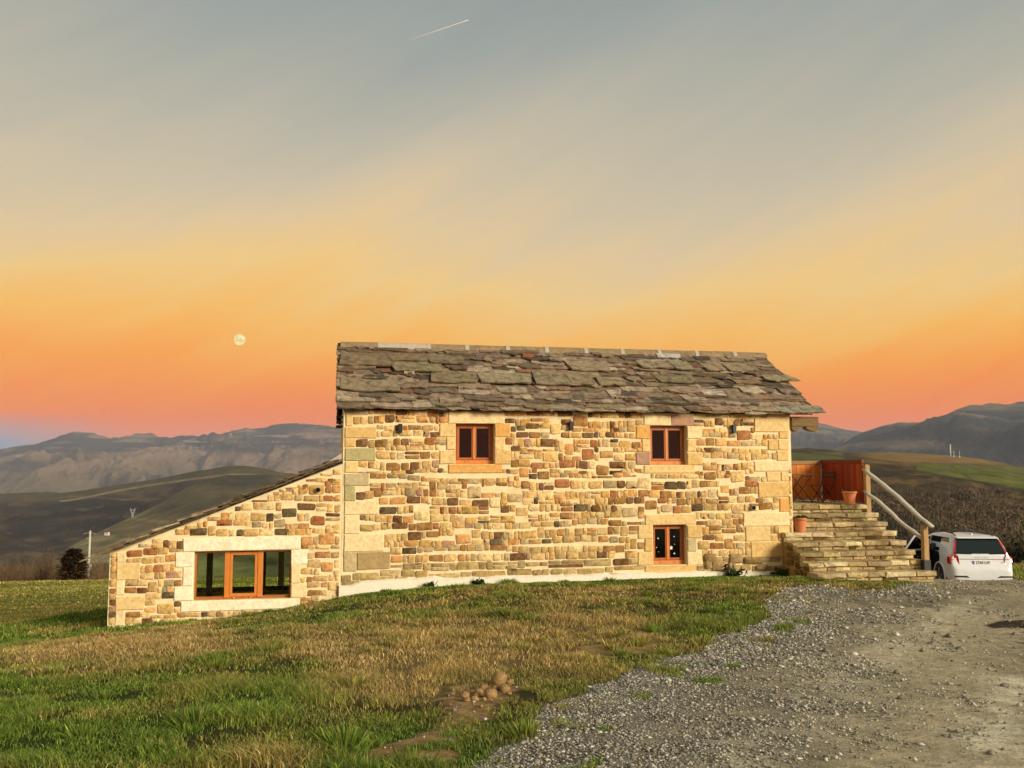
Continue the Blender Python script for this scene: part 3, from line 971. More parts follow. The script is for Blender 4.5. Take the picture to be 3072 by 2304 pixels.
def rects_to_wall(mb, x0, x1, z0, ztop, holes, depth, nseg=None):
    """wall sheet with thickness, cut around rectangular holes; ztop may be a function of x"""
    zt = ztop if callable(ztop) else (lambda x: ztop)
    xs = sorted({x0, x1, *[h[0] for h in holes], *[h[1] for h in holes], *((np.linspace(x0, x1, nseg)) if nseg else ())})
    for a, b in zip(xs[:-1], xs[1:]):
        if b - a < 1e-4: continue
        cuts = [z0]
        for h in sorted(holes, key=lambda h: h[2]):
            if h[0] < (a + b) / 2 < h[1]: cuts += [h[2], h[3]]
        cuts.append(None)
        for lo, hi in zip(cuts[0::2], cuts[1::2]):
            ha, hb = (zt(a), zt(b)) if hi is None else (hi, hi)
            mb.hexa([(a, 0, lo), (b, 0, lo), (b, depth, lo), (a, depth, lo)], [(a, 0, ha), (b, 0, hb), (b, depth, hb), (a, depth, ha)])


HD = 5.10                                    # house depth
PIT = math.tan(R(32.5))
mb = MB()
rects_to_wall(mb, 0, L_HOUSE, -.7, TOP, OP.values(), .42)
wall = mb.build('wall', M['mortar'], house)
mb = MB()
ZR = TOP + PIT * HD / 2
for x0, x1 in ((0, .42), (L_HOUSE - .42, L_HOUSE)):
    mb.prism([(x0, .422, -.7), (x0, HD - .422, -.7), (x0, HD - .422, TOP + .25), (x0, HD / 2, ZR - .05), (x0, .422, TOP + .25)], (x1 - x0, 0, 0))
mb.box(0, L_HOUSE, HD - .42, HD, -.9, TOP)
mb.build('gable_wall', M['mortar'], house)
mb = MB()
mb.box(.425, L_HOUSE - .425, .425, HD - .425, -.3, -.05).box(.425, L_HOUSE - .425, .425, HD - .425, 2.16, 2.3)
mb.box(.425, L_HOUSE - .425, HD - .5, HD - .43, -.05, 2.16).box(.425, L_HOUSE - .425, 2.9, 2.98, 2.3, TOP)
mb.box(2.9, 3.0, .43, 2.9, 2.3, TOP).box(8.9, 9.0, .43, 2.9, 2.3, TOP)
mb.build('room', M['room'], house)


def aslope(s):                               # underside of the lean-to roof along the front
    return float(np.interp(s, [-4.75, 0.02], [0.93, 2.80]))


AD = 4.6
mb = MB()
rects_to_wall(mb, -4.70, -.004, -1.2, aslope, [OPA], .40)
awall = mb.build('wall', M['mortar'], annex)
mb = MB()
mb.box(-4.70, -4.32, .402, AD, -1.3, .92)
bk = [(-4.2, -2.95, -.45, 1.00), (-2.8, -1.6, -.45, 1.35), (-1.45, -.3, -.45, 1.5)]
mbb = MB()
rects_to_wall(mbb, -4.70, -.004, -1.3, aslope, bk, .3)
mbb.v = [(x, y + AD + .001, z) for x, y, z in mbb.v]
mb.add(mbb.v, mbb.f)
mb.build('rear_wall', M['mortar'], annex)
mb = MB()
mb.box(-4.3, -.01, .41, AD, -1.25, -1.05)
mb.box(-3.0, -2.88, 1.6, 1.75, -1.05, 1.4).box(-1.85, -1.7, 1.6, 1.75, -1.05, 1.9).box(-1.0, -.88, 2.4, 2.55, -1.05, 2.2)
mb.box(-4.2, -.2, 3.4, 3.5, -.36, -.26)
mb.build('interior_post', M['dark'], annex)

# coursed rubble -------------------------------------------------------------------------------------------------
SPOT1 = "745,560,K 460,590,D 355,590,B 665,578,O 625,630,B 258,720,D 350,725,D 405,725,B 458,720,B 620,728,P 723,678,D 752,735,G 655,775,B 707,825,P 625,825,B 595,872,D 310,880,B 480,875,B 565,900,D 755,918,K 388,935,B 520,935,G 455,990,G 335,1005,B 250,1005,D 680,990,B 635,1038,P 500,1060,O 370,1055,B 780,1025,P 620,1078,D 435,1140,K 590,1125,B 820,1105,D 1055,1135,B 1158,1130,D 515,1180,D 275,1182,D 520,1230,D 655,1230,B 700,1230,R 940,1225,P 665,1285,B 545,1295,D 885,1280,O 1135,1285,D 1235,1335,O 895,1385,B 865,1335,P 480,1455,O 1175,570,D 1325,570,R 1460,570,D 1590,575,B 1370,620,D 1250,655,D 1335,660,B 1500,665,B 1305,705,P 1380,718,D 1445,718,B 1190,750,D 1600,720,O 1550,720,O 1620,815,O 1230,850,B 1320,850,R 1590,850,R 1165,885,K 1290,900,O 1390,895,B 1550,945,R 1320,945,K 1215,935,O 1195,985,O 1415,990,D"
SPOT2 = "165,520,K 345,530,B 55,570,D 850,585,K 940,595,D 1140,595,D 885,655,O 965,660,O 1040,595,B 130,665,D 188,665,K 240,665,D 305,665,O 385,672,O 285,712,K 425,715,B 95,720,O 90,815,R 50,855,R 135,855,D 230,865,B 325,865,D 350,910,K 275,912,O 425,905,B 990,892,K 900,890,O 905,945,B 1125,945,D 680,952,K 235,975,G 35,945,R 725,1000,K 865,995,B 690,1055,D 630,1050,B 1005,1048,R 1100,1030,B 1165,985,R 265,1105,B 335,1105,B 440,1105,D 388,1108,D 515,1110,B 820,1102,B 950,1105,B 1240,1105,B 85,1135,K 170,1135,D 710,1145,R 785,1145,K 500,1145,B 40,1180,B 350,1195,B 450,1205,B 1045,1208,B 835,1212,B 285,1245,B 150,1280,B 435,1375,B 225,1390,B 305,1390,B 315,1485,D 110,1490,D 920,1265,B 885,1305,D 1040,1270,B 1080,1215,B"
SPOT4 = "265,890,R 405,960,O 495,958,R 620,1020,P 270,1150,R 390,1130,T 545,755,D 638,750,D 410,820,R 970,625,R 805,690,K 1390,535,K 1540,530,K 1770,530,R 1975,520,D 1870,395,R 1705,455,D 1545,670,K 860,620,O 1930,315,O 1315,610,G 1460,610,G 560,1200,K 610,1285,D 410,1425,D 555,1080,G 600,1110,B 1850,880,R 1730,730,O 1900,720,O 1950,965,O 1755,1050,B 1710,1250,O 1040,555,O 270,1345,B 660,1360,B 1300,420,D"


def spots(txt, z):
    out = []
    for it in txt.split():
        x, y, c = it.split(',')
        out.append((*z(float(x), float(y)), c))
    return out


def rubble(x0, x1, zlo, zhi, blocks, hmin, hmax, wmin, wmax, seed):
    """list of stones (cx, cz, w, h) in wavering courses around the dressed blocks; zlo, zhi are functions of x"""
    rr = random.Random(seed)
    out = []
    zmin = min(zlo(x) for x in np.linspace(x0, x1, 30))
    zmax = max(zhi(x) for x in np.linspace(x0, x1, 30))
    z = zmin
    ci = 0
    while z < zmax - .04:
        f = .5 + .5 * (1 - (z - zmin) / max(.01, zmax - zmin))
        h = rr.uniform(hmin, hmax) * (1.0 + .25 * (f - .5))
        if zmax - z - h < hmin * .6: h = zmax - z
        # free intervals in this course
        iv = [(x0, x1)]
        for b in blocks:
            ov = min(b[3], z + h) - max(b[2], z)
            if ov > min(.35 * h, .06):
                nv = []
                for a, c in iv:
                    if b[1] <= a or b[0] >= c: nv.append((a, c)); continue
                    if b[0] - a > .05: nv.append((a, b[0]))
                    if c - b[1] > .05: nv.append((b[1], c))
                iv = nv
        for a, c in iv:
            x = a
            while c - x > .05:
                w_ = rr.uniform(wmin, wmax) * (1.2 if rr.random() < .22 else 1)
                if rr.random() < .28: w_ = rr.uniform(wmin * .6, wmin * 1.3)
                if c - x - w_ < wmin * .75: w_ = c - x
                if w_ > wmax * 1.7: w_ *= .5
                dz = (float(fbm(np.array([(x + w_ / 2) * .9]), np.array([ci * 3.1]), seed, 2)[0]) - .5) * .20
                if z <= zmin + .01: dz = 0
                q = [(z, z + h)]
                r_ = rr.random()
                if w_ > .2 and h > .17 and r_ < .30:
                    m = z + h * rr.uniform(.38, .66)
                    q = [(z, m), (m, z + h)]
                for (p0, p1) in q:
                    sub = [(x, x + w_)]
                    if len(q) == 2 and w_ > .34 and rr.random() < .5:
                        mm = x + w_ * rr.uniform(.35, .65)
                        sub = [(x, mm), (mm, x + w_)]
                    for xa, xb in sub:
                        lo, hi = p0 + dz, p1 + dz
                        for b in blocks:
                            if b[0] < xb - .01 and b[1] > xa + .01:
                                if b[2] < hi and b[3] > hi: hi = min(hi, b[2])
                                elif b[3] > lo and b[2] < lo: lo = max(lo, b[3])
                                elif b[2] < hi and b[3] <= hi and b[2] >= lo: hi = b[2]
                        xm = (xa + xb) / 2
                        lo = max(lo, zlo(xm)); hi = min(hi, min(zhi(xa + .02), zhi(xb - .02)))
                        g = rr.uniform(.004, .015)
                        ww, hh = xb - xa - g, (hi - lo) - g
                        if ww < .045 or hh < .035: continue
                        if rr.random() < .2: hh *= rr.uniform(.88, 1)
                        out.append((xm + rr.uniform(-.005, .005), (lo + hi) / 2, ww, hh))
                x += w_
        z += h
        ci += 1
    return out


def lay(stones, parent, spot, wide_first=300, depth=(.012, .026), cool=0.0):
    """the largest stones become objects, the small rest one mesh of real stones"""
    col = {}
    for sx, sz, c in spot:
        best = min(range(len(stones)), key=lambda i: ((stones[i][0] - sx) / max(.5, stones[i][2] * 5)) ** 2 + ((stones[i][1] - sz) / max(.3, stones[i][3] * 3)) ** 2 + (3 if i in col else 0))
        col[best] = c
    order = sorted(range(len(stones)), key=lambda i: -stones[i][2] * stones[i][3])
    rest_v, rest_f, rest_t = [], [], []
    for rank, i in enumerate(order):
        x, z, w_, h_ = stones[i]
        rnd = random.choice((.0, .15, .3, .5, .9))
        vs, fs = stone_geo(w_, h_, random.uniform(*depth), rnd, 10)
        if i in col:
            t = jcol(PAL[col[i]], 8)
        else:
            b = list(random.choice(BASE))
            if random.random() < .17: b = list(PAL[random.choice('BBTOOPGDRRK')])
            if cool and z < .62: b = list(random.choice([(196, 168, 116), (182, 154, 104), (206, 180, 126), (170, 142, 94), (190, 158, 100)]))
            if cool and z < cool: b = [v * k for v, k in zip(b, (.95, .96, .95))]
            t = jcol(b, 10)
        if rank < wide_first:
            mesh_obj('stone', vs, fs, M['stone'], parent, (x, 0, z), True, t).rotation_euler = (0, random.uniform(-.045, .045) if h_ < .3 and w_ < .45 else 0, 0)
        else:
            o = len(rest_v)
            rest_v += [(a + x, b_, c + z) for a, b_, c in vs]
            rest_f += [tuple(k + o for k in f) for f in fs]
            rest_t += [t] * len(vs)
    if rest_v:
        o = mesh_obj('small_stones', rest_v, rest_f, M['stone'], parent, (0, 0, 0), True, np.array(rest_t))
        tag(o, kind='stuff')


CREAM, TAN, OCH, GRYS, MAUVE, GRN, SAND = (240, 216, 164), (222, 184, 118), (226, 172, 98), (198, 180, 136), (180, 142, 118), (182, 172, 122), (232, 200, 138)
dressed = []


def blk(name, zf, x0, x1, y0, y1, col, parent, d=.03):
    r = zf.rect(x0, x1, y0, y1)
    place_block(name, parent, *r, col, d)
    dressed.append(r)


Q1 = [((160, 300, 498, 545), GRYS), ((160, 206, 545, 618), SAND), ((155, 352, 622, 695), TAN), ((155, 221, 695, 750), TAN), ((155, 348, 755, 836), GRN), ((155, 238, 840, 910), SAND), ((152, 308, 913, 988), GRYS),
      ((150, 221, 990, 1085), GRN), ((150, 366, 1085, 1168), CREAM), ((150, 246, 1170, 1290), CREAM), ((150, 400, 1290, 1398), CREAM), ((146, 229, 1400, 1522), GRYS), ((231, 436, 1400, 1510), (176, 150, 104))]
for r, c in Q1: blk('corner_stone', Z1, *r, c, house)
Q2 = [((1245, 1378, 522, 566), TAN), ((1165, 1378, 570, 656), SAND), ((1318, 1378, 658, 698), TAN), ((1252, 1313, 702, 769), TAN), ((1315, 1379, 702, 769), SAND), ((1306, 1380, 771, 833), SAND), ((1165, 1381, 836, 900), CREAM),
      ((1242, 1329, 902, 963), SAND), ((1332, 1381, 902, 963), SAND), ((1190, 1383, 966, 1062), TAN), ((1322, 1384, 1065, 1150), OCH), ((1098, 1386, 1155, 1240), CREAM), ((1112, 1265, 1240, 1334), SAND), ((1315, 1387, 1240, 1328), SAND), ((1145, 1389, 1336, 1432), TAN)]
for r, c in Q2: blk('corner_stone', Z2, *r, c, house)
W1 = [('lintel', (798, 1148, 528, 603), CREAM), ('jamb_stone', (745, 842, 603, 685), SAND), ('jamb_stone', (786, 842, 685, 768), SAND), ('jamb_stone', (745, 842, 768, 854), SAND), ('jamb_stone', (1087, 1186, 603, 688), OCH),
      ('jamb_stone', (1087, 1150, 688, 768), SAND), ('jamb_stone', (1087, 1186, 768, 855), TAN), ('sill_stone', (797, 1133, 856, 912), OCH)]
for n_, r, c in W1: blk(n_, Z1, *r, c, house)
W2 = [('lintel', (480, 649, 552, 616), CREAM), ('lintel', (650, 793, 552, 616), MAUVE), ('jamb_stone', (430, 519, 616, 698), OCH), ('jamb_stone', (468, 519, 700, 780), SAND), ('jamb_stone', (430, 519, 781, 860), MAUVE),
      ('jamb_stone', (749, 842, 618, 698), CREAM), ('jamb_stone', (749, 806, 700, 780), SAND), ('jamb_stone', (749, 846, 782, 860), TAN), ('sill_stone', (480, 797, 862, 914), SAND)]
for n_, r, c in W2: blk(n_, Z2, *r, c, house)
W3 = [('lintel', (487, 806, 1166, 1233), SAND), ('jamb_stone', (443, 537, 1233, 1318), SAND), ('jamb_stone', (485, 537, 1318, 1398), TAN), ('jamb_stone', (443, 537, 1398, 1483), SAND), ('jamb_stone', (749, 843, 1235, 1315), TAN),
      ('jamb_stone', (749, 808, 1316, 1398), GRYS), ('jamb_stone', (749, 843, 1400, 1483), CREAM), ('sill_stone', (485, 806, 1484, 1527), TAN)]
for n_, r, c in W3: blk(n_, Z2, *r, c, house)
def boulders(n, x0, x1, zlo, zhi, blocks, seed, wr, hr):
    """larger stones that break through the courses"""
    rr = random.Random(seed)
    out = []
    for _ in range(n * 12):
        if len(out) >= n: break
        w_, h_ = rr.uniform(*wr), rr.uniform(*hr)
        x, z = rr.uniform(x0, x1 - w_), rr.uniform(zlo, zhi - h_)
        if z + h_ > (aslope(x) - .06 if x1 <= 0 else 9): continue
        r = (x, x + w_, z, z + h_)
        if all(r[1] < b[0] - .02 or r[0] > b[1] + .02 or r[3] < b[2] - .02 or r[2] > b[3] + .02 for b in list(blocks) + out): out.append(r)
    return out


def as_stones(bl):
    return [((a + b) / 2, (c + d) / 2, b - a - .014, d - c - .014) for a, b, c, d in bl]


hb = list(dressed) + [(*o[:2], o[2], o[3]) for o in OP.values()]
gbase = lambda s: .0 + .16 * np.clip(s / 5, 0, 1)
bl_ = boulders(34, .3, L_HOUSE - .3, .64, TOP - .1, hb, 3, (.16, .40), (.19, .29))
hb += bl_
st_up = as_stones(bl_) + rubble(.02, L_HOUSE - .02, lambda s: .62, lambda s: TOP - .02, hb, .105, .195, .11, .34, 5)
st_lo = rubble(.0, L_HOUSE - .02, lambda s: -.05, lambda s: .62, hb, .11, .22, .24, .80, 9)
sp = spots(SPOT1, Z1) + spots(SPOT2, Z2)
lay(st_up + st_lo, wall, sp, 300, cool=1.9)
dressed.clear()
for r, c in [((140, 216, 850, 935), CREAM), ((138, 336, 937, 1075), SAND), ((133, 206, 1078, 1200), (246, 224, 170)), ((131, 372, 1214, 1326), SAND), ((128, 207, 1330, 1458), CREAM)]:
    blk('corner_stone', Z4, *r, c, annex)
PALE = (250, 238, 204)
for n_, r in [('lintel', (690, 1666, 722, 834)), ('jamb_stone', (628, 775, 850, 970)), ('jamb_stone', (686, 775, 970, 1126)), ('jamb_stone', (617, 772, 1130, 1250)), ('jamb_stone', (1585, 1720, 826, 945)),
              ('jamb_stone', (1585, 1665, 946, 1104)), ('jamb_stone', (1583, 1716, 1105, 1224)), ('sill_stone', (668, 1660, 1242, 1330))]:
    blk(n_, Z4, *r, PALE if n_ != 'jamb_stone' or r[0] < 700 or r[2] < 900 else (246, 218, 164), annex)
bl_ = boulders(11, -4.3, -.1, -.5, 2.4, dressed + [OPA], 8, (.16, .36), (.18, .26))
ast = as_stones(bl_) + rubble(-4.68, -.03, lambda s: -.75, lambda s: aslope(s) - .03, dressed + [OPA] + bl_, .105, .19, .12, .34, 17)
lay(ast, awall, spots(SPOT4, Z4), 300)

# plinth of white plaster along the foot of the wall
top, bot = [], []
ss = np.linspace(-.04, 10.2, 46)
for s_ in ss:
    g = float(gz(*loc2w(s_, -.12)[:2])[0])
    top.append(g + (.20 if s_ < 2.2 else .13) - .06 * max(0, (s_ - 3)) / 7 + random.uniform(-.022, .022))
mb = MB()
for i in range(len(ss) - 1):
    a, b = ss[i], ss[i + 1]
    d0, d1 = -.13, -.11
    mb.hexa([(a, d0, -.6), (b, d0, -.6), (b, .02, -.6), (a, .02, -.6)], [(a, d1 + .02, top[i]), (b, d1 + .02, top[i + 1]), (b, .02, top[i + 1] + .05), (a, .02, top[i] + .05)])
bm_ = mb.build('plinth', M['plaster'], house)

# loose rough stones at the foot of the wall near the right corner
for x0, y0, w_, h_ in ((950, 1490, .42, .26), (1025, 1490, .2, .2), (890, 1440, .3, .22), (1210, 1495, .3, .12), (1050, 1440, .34, .24), (1160, 1455, .5, .16), (880, 1480, .18, .2)):
    s_, z_ = Z2(x0, y0)
    vs, fs = stone_geo(w_, h_, .07, .5, 10, .16)
    mesh_obj('footing_stone', vs, fs, M['step'], house, (s_, -.0, z_), True, jcol((168, 140, 92), 12))


# windows ------------------------------------------------------------------------------------------------------
def sash(mb_frame, x0, x1, z0, z1, y0, y1, t):
    mb_frame.box(x0, x1, y0, y1, z0, z0 + t).box(x0, x1, y0, y1, z1 - t, z1).box(x0, x0 + t, y0, y1, z0 + t, z1 - t).box(x1 - t, x1, y0, y1, z0 + t, z1 - t)


def casement(op, label, y=.17, decor=None):
    x0, x1, z0, z1 = op
    win = mesh_obj('window', [(0, 0, 0)] * 3, [(0, 1, 2)], M['frame'], house) if False else None
    f = MB()
    t = .05
    f.box(x0 + .004, x1 - .004, y, y + .08, z1 - t, z1 - .003).box(x0 + .004, x0 + t, y, y + .08, z0 + .09, z1 - t).box(x1 - t, x1 - .004, y, y + .08, z0 + .09, z1 - t)
    win = f.build('window', M['frame'], house, bevel=.006)
    win['label'] = label
    s = MB().box(x0 + .004, x1 - .004, y - .025, y + .08, z0 + .003, z0 + .09)
    s.build('bottom_rail', M['frame_light'], win, bevel=.008)
    xm = (x0 + x1) / 2
    for a, b in ((x0 + t + .004, xm - .004), (xm + .004, x1 - t - .004)):
        q = MB()
        sash(q, a, b, z0 + .096, z1 - t - .004, y - .012, y + .05, .052)
        q.build('sash', M['frame'], win, bevel=.006)
        MB().box(a + .052, b - .052, y + .018, y + .026, z0 + .148, z1 - t - .056).build('pane', M['glass'], win)
        hx = (a + b) / 2
        MB().lathe([(.004, 0), (.012, .004), (.012, .02), (.005, .028)], 8, (hx, y - .052, z0 + .05), 'y').build('drip_cap', M['chrome'], win)
    MB().box(xm - .026, xm + .026, y - .028, y - .0125, z0 + .1, z1 - t - .006).build('astragal', M['frame_light'], win, bevel=.005)
    return win, y


w1, _ = casement(OP[1], 'left window of the upper storey with a pale green room behind')
w2, _ = casement(OP[2], 'right window of the upper storey with one mauve lintel block')
w3, yw = casement(OP[3], 'ground floor window with white paper snowflakes on its panes')
x0, x1, z0, z1 = OP[3]
KX = lambda x: x0 + (x - 497) / (1335 - 497) * (x1 - x0)
KZ = lambda y: z0 + (1370 - y) / (1370 - 365) * (z1 - z0)


def flake(cx, cz, r, pts=6):
    vs = [(0, 0, 0)]
    n = pts * 2
    for k in range(n):
        t = math.pi * k / pts
        q = r if k % 2 == 0 else r * .62
        vs.append((q * math.cos(t), 0, q * math.sin(t)))
    mb_ = MB().prism([v for v in vs[1:]], (0, .003, 0))
    mb_.build('paper_snowflake', M['paper'], w3, (cx, yw + .010, cz))


for x, y, r in ((545, 637, 12), (690, 717, 20), (592, 825, 12), (648, 948, 14), (558, 1003, 26), (697, 1057, 9), (1088, 680, 16), (953, 740, 32), (1100, 873, 10), (933, 1045, 14), (1090, 1108, 23)):
    flake(KX(x), KZ(y), r * 1.0 / 838 * (x1 - x0), random.choice((5, 6)))
a = [(0, 34), (12, 10), (40, 2), (28, -22), (22, -34), (36, -58), (-36, -58), (-22, -34), (-28, -22), (-40, 2), (-12, 10)]
k = (x1 - x0) / 838
MB().prism([(p[0] * k, 0, p[1] * k) for p in a], (0, .003, 0)).build('paper_angel', M['paper'], w3, (KX(1012), yw + .010, KZ(940)))
# ornaments on the inner sills
mbs = MB().lathe([(.02, 0), (.05, .03), (.03, .07), (.012, .12)], 10, (OP[2][0] + .14, .36, OP[2][2] + .16))
mbs.build('sill_ornament', M['paper'], w2)
MB().box(OP[2][0] + .05, OP[2][1] - .05, .32, .41, OP[2][2] + .13, OP[2][2] + .158).build('inner_sill', M['frame_light'], w2)
MB().box(OP[3][0] + .05, OP[3][1] - .05, .32, .41, OP[3][2] + .13, OP[3][2] + .158).build('inner_sill', M['frame_light'], w3)
MB().box(OP[1][0] + .05, OP[1][1] - .05, .32, .41, OP[1][2] + .13, OP[1][2] + .158).build('inner_sill', M['frame_light'], w1)

# wide window of the lean-to
x0, x1, z0, z1 = OPA
AX = lambda x: Z4(x, 1040)[0]
y = .14
f = MB()
f.box(x0 + .004, x1 - .004, y, y + .09, z1 - .05, z1 - .004).box(x0 + .004, x1 - .004, y, y + .09, z0 + .004, z0 + .055)
f.box(x0 + .004, x0 + .04, y, y + .09, z0 + .055, z1 - .05).box(x1 - .04, x1 - .004, y, y + .09, z0 + .055, z1 - .05)
ww = f.build('window', M['frame'], annex, bevel=.006)
ww['label'] = 'wide window in three parts with orange posts in a pale stone surround'
for a, b in ((1027, 1068), (1303, 1347)):
    MB().box(AX(a), AX(b), y - .03, y + .085, z0 + .03, z1 - .02).build('mullion', M['frame_light'], ww, bevel=.006)
q = MB()
a, b = AX(1068) + .004, AX(1303) - .004
sash(q, a, b, z0 + .05, z1 - .04, y - .015, y + .05, .058)
q.build('sash', M['frame_light'], ww, bevel=.006)
zs = (z0 + .055, z1 - .05)
for a, b, c in ((x0 + .04, AX(1027), 0), (AX(1068) + .06, AX(1303) - .06, .055), (AX(1347), x1 - .04, 0)):
    MB().box(a, b, y + .03, y + .04, zs[0] + c, zs[1] - c).build('pane', M['glass_wide'], ww)
for px_ in (1108, 1250):
    MB().lathe([(.004, 0), (.012, .004), (.012, .02), (.005, .03)], 8, (AX(px_), y - .046, z0 + .03), 'y').build('drip_cap', M['chrome'], ww)

# vent pipes through the wall and the wall lights
for zf, x, y_, par, lab in ((Z2, 1153, 1126, house, None), (Z4, 1810, 330, annex, None)):
    s_, z_ = zf(x, y_)
    r_ = .055
    MB().lathe([(r_, -.10), (r_, .02)], 16, (s_, 0, z_), 'y').build('vent_pipe', M['pipe'], par)
    MB().lathe([(r_ - .006, -.1035), (r_ - .006, -.02)], 16, (s_, 0, z_), 'y').build('vent_pipe_bore', M['dark'], par)
for zf, x, y_, lab in ((Z1, 498, 632, 'small black wall light beside the left corner of the farmhouse'), (Z1, 1558, 617, 'small black wall light between the two upper windows'),
                       (Z2, 1033, 635, 'small black wall light right of the right upper window')):
    s_, z_ = zf(x, y_)
    e_ = empty('wall_light', loc2w(s_, -.03, z_), TH, lab, 'wall light', 'black wall lights under the eave')
    MB().box(-.045, .045, -.085, .0, -.095, .095).build('lamp_body', M['black'], e_, bevel=.008)
    MB().box(-.03, .03, .0005, .03, -.05, .05).build('wall_plate', M['black'], e_)

# roofs ---------------------------------------------------------------------------------------------------------
OVH, RX0, RX1 = .22, -.16, L_HOUSE + .62        # eave overhang, left and right verge
EZ = 3.93                                       # height of the eave edge underside
RUN = 2.80
SL = RUN / math.cos(R(32.5))
roof = MB()
und = .05
p0 = lambda b: (-OVH + b * math.cos(R(32.5)), EZ + b * math.sin(R(32.5)))
y_r, z_r = p0(SL)
roof.prism([(RX0 + .05, -OVH + .16, EZ + .10), (RX0 + .05, y_r, z_r - .02), (RX0 + .05, 2 * y_r + OVH, EZ), (RX0 + .05, 2 * y_r + OVH - .1, EZ - .06), (RX0 + .05, y_r, z_r - .1), (RX0 + .05, -OVH + .19, EZ + .05)], (RX1 - RX0 - .1, 0, 0))
roof_o = roof.build('roof', M['dark'], house)
SLAB = [(152, 132, 106), (134, 116, 94), (114, 100, 82), (166, 146, 118), (146, 127, 103), (94, 82, 68), (158, 135, 107), (122, 102, 80), (182, 164, 138), (142, 112, 86)]


def slab(parent, a0, a1, b0, b1, thick, base, par_name='roof_slab', col=None, frame=None, lift=.0, rag=.035, lim=None):
    """irregular split stone lying on the slope: a along the eave, b up the slope"""
    w_ = a1 - a0
    nb = 3 if w_ < .45 else 4
    low = []
    for i in range(nb + 1):
        t = i / nb
        low.append((a0 + w_ * t + (random.uniform(-.04, .04) if 0 < i < nb else 0), b0 + random.uniform(-rag, rag) + (rag * 1.2 if i in (0, nb) and random.random() < .55 else 0)))
    sk0, sk1 = random.uniform(-.12, .05), random.uniform(-.05, .12)
    if lim: sk0, sk1 = max(sk0, lim[0] - a0), min(sk1, lim[1] - a1)
    up = [(a1 + sk1, b1), (a0 + sk0, b1)]
    poly = low + up
    f = frame
    n = len(poly)
    cx, cb = (a0 + a1) / 2, b0
    rise = lambda b: base + (b1 - b) / max(.1, (b1 - b0)) * (lift + thick * .9)
    tops = [f(a, b, rise(b) + thick * random.uniform(.85, 1.1)) for a, b in poly]
    bots = [f(a + random.uniform(-.012, .012), b + random.uniform(0, .02), rise(b)) for a, b in poly]
    org = np.array(f(cx, cb, base))
    vs = [np.array(p) - org for p in tops + bots]
    fs = [tuple(range(n)), tuple(reversed(range(n, 2 * n)))] + [(i, n + i, n + (i + 1) % n, (i + 1) % n) for i in range(n)]
    t = jcol(col or random.choice(SLAB), 13)
    o = mesh_obj(par_name, vs, fs, M['slab'], parent, org, False, t)
    o['area'] = (a1 - a0) * (b1 - b0)
    return o


def frame_front(a, b, h):
    yy, zz = p0(b)
    return (a, yy - h * math.sin(R(32.5)), zz + h * math.cos(R(32.5)))


def za(x, y, zf):
    """zoom pixel on the roof slope -> (a, b)"""
    px_, py_ = zf.x0 + x * zf.k, zf.y0 + y * zf.k
    u = np.array([(px_ - CX) / F_PX, CP - (CY - py_) / F_PX * SP, SP + (CY - py_) / F_PX * CP])
    d = np.array([u[:2] @ U, u[:2] @ V, u[2]])
    o = np.array([(CAM[:2] - C0) @ U, (CAM[:2] - C0) @ V, CAM[2]])
    nrm = np.array([0, -math.sin(R(32.5)), math.cos(R(32.5))])
    pt = np.array([0, *p0(0)])
    k_ = ((pt - o) @ nrm) / (d @ nrm)
    P_ = o + d * k_
    return P_[0], (P_[1] + OVH) / math.cos(R(32.5))


NROW = 19
bs = [0]
while len(bs) < NROW: bs.append(bs[-1] + random.choice((.12, .16, .2, .24, .30)))
bs = [b / bs[-1] * (SL - .34) for b in bs]
BIG = [(120, 445, 205, 280), (125, 500, 350, 432), (440, 670, 200, 245), (680, 895, 215, 260), (460, 760, 255, 312), (680, 975, 320, 380), (990, 1310, 330, 385), (1310, 1660, 310, 395)]
BIGR = [(10, 270, 250, 310), (0, 170, 320, 395), (170, 370, 330, 395), (640, 790, 245, 300), (975, 1190, 255, 305), (1200, 1450, 325, 370), (450, 660, 255, 290), (830, 980, 245, 300), (560, 800, 335, 380)]
big = []
for zf, lst in ((Z1, BIG), (Z2, BIGR)):
    for q in lst:
        a0, b1 = za(q[0], q[2], zf); a1, b0 = za(q[1], q[3], zf)
        big.append((a0, a1, b0, b1))
for i, b in enumerate(bs):
    nxt = bs[i + 1] if i + 1 < NROW else SL - .05
    a = RX0 + random.uniform(-.02, .02)
    while a < RX1 - .02:
        w_ = random.choice((.2, .28, .38, .5, .62, .85)) * random.uniform(.85, 1.15)
        if RX1 - a - w_ < .25: w_ = RX1 - a + random.uniform(-.03, .015)
        am, bm2 = a + w_ / 2, b + .06
        cov = any(q[0] < a + .03 and q[1] > a + w_ - .03 and q[2] < b - .02 and q[3] > nxt + .05 for q in big)
        if not cov:
            jb = random.uniform(-.085, .06) if i else random.uniform(-.03, .0)
            slab(roof_o, a - .01, a + w_ + .015, b + jb, min(SL - .02, nxt + .17), random.choice((.018, .026, .034, .046)), .012 + random.uniform(0, .016), frame=frame_front, lift=.018, rag=random.choice((.02, .035, .05)), lim=(RX0 - .02, RX1 + .03))
        a += w_
for (a0, a1, b0, b1) in big:
    slab(roof_o, a0, a1, b0, b1 + .16, random.uniform(.03, .05), .06, frame=frame_front, lift=.022, rag=.04, col=(146, 130, 100), lim=(RX0 - .02, RX1 + .02))
slab(roof_o, RX1 - 1.0, RX1 + .18, -.02, .4, .035, .05, frame=frame_front, lift=.01, col=(150, 142, 122))
slab(roof_o, *za(560, 210, Z2)[:1], za(700, 210, Z2)[0], za(600, 215, Z2)[1], za(600, 190, Z2)[1] + .1, .03, .06, frame=frame_front, col=(180, 176, 168))
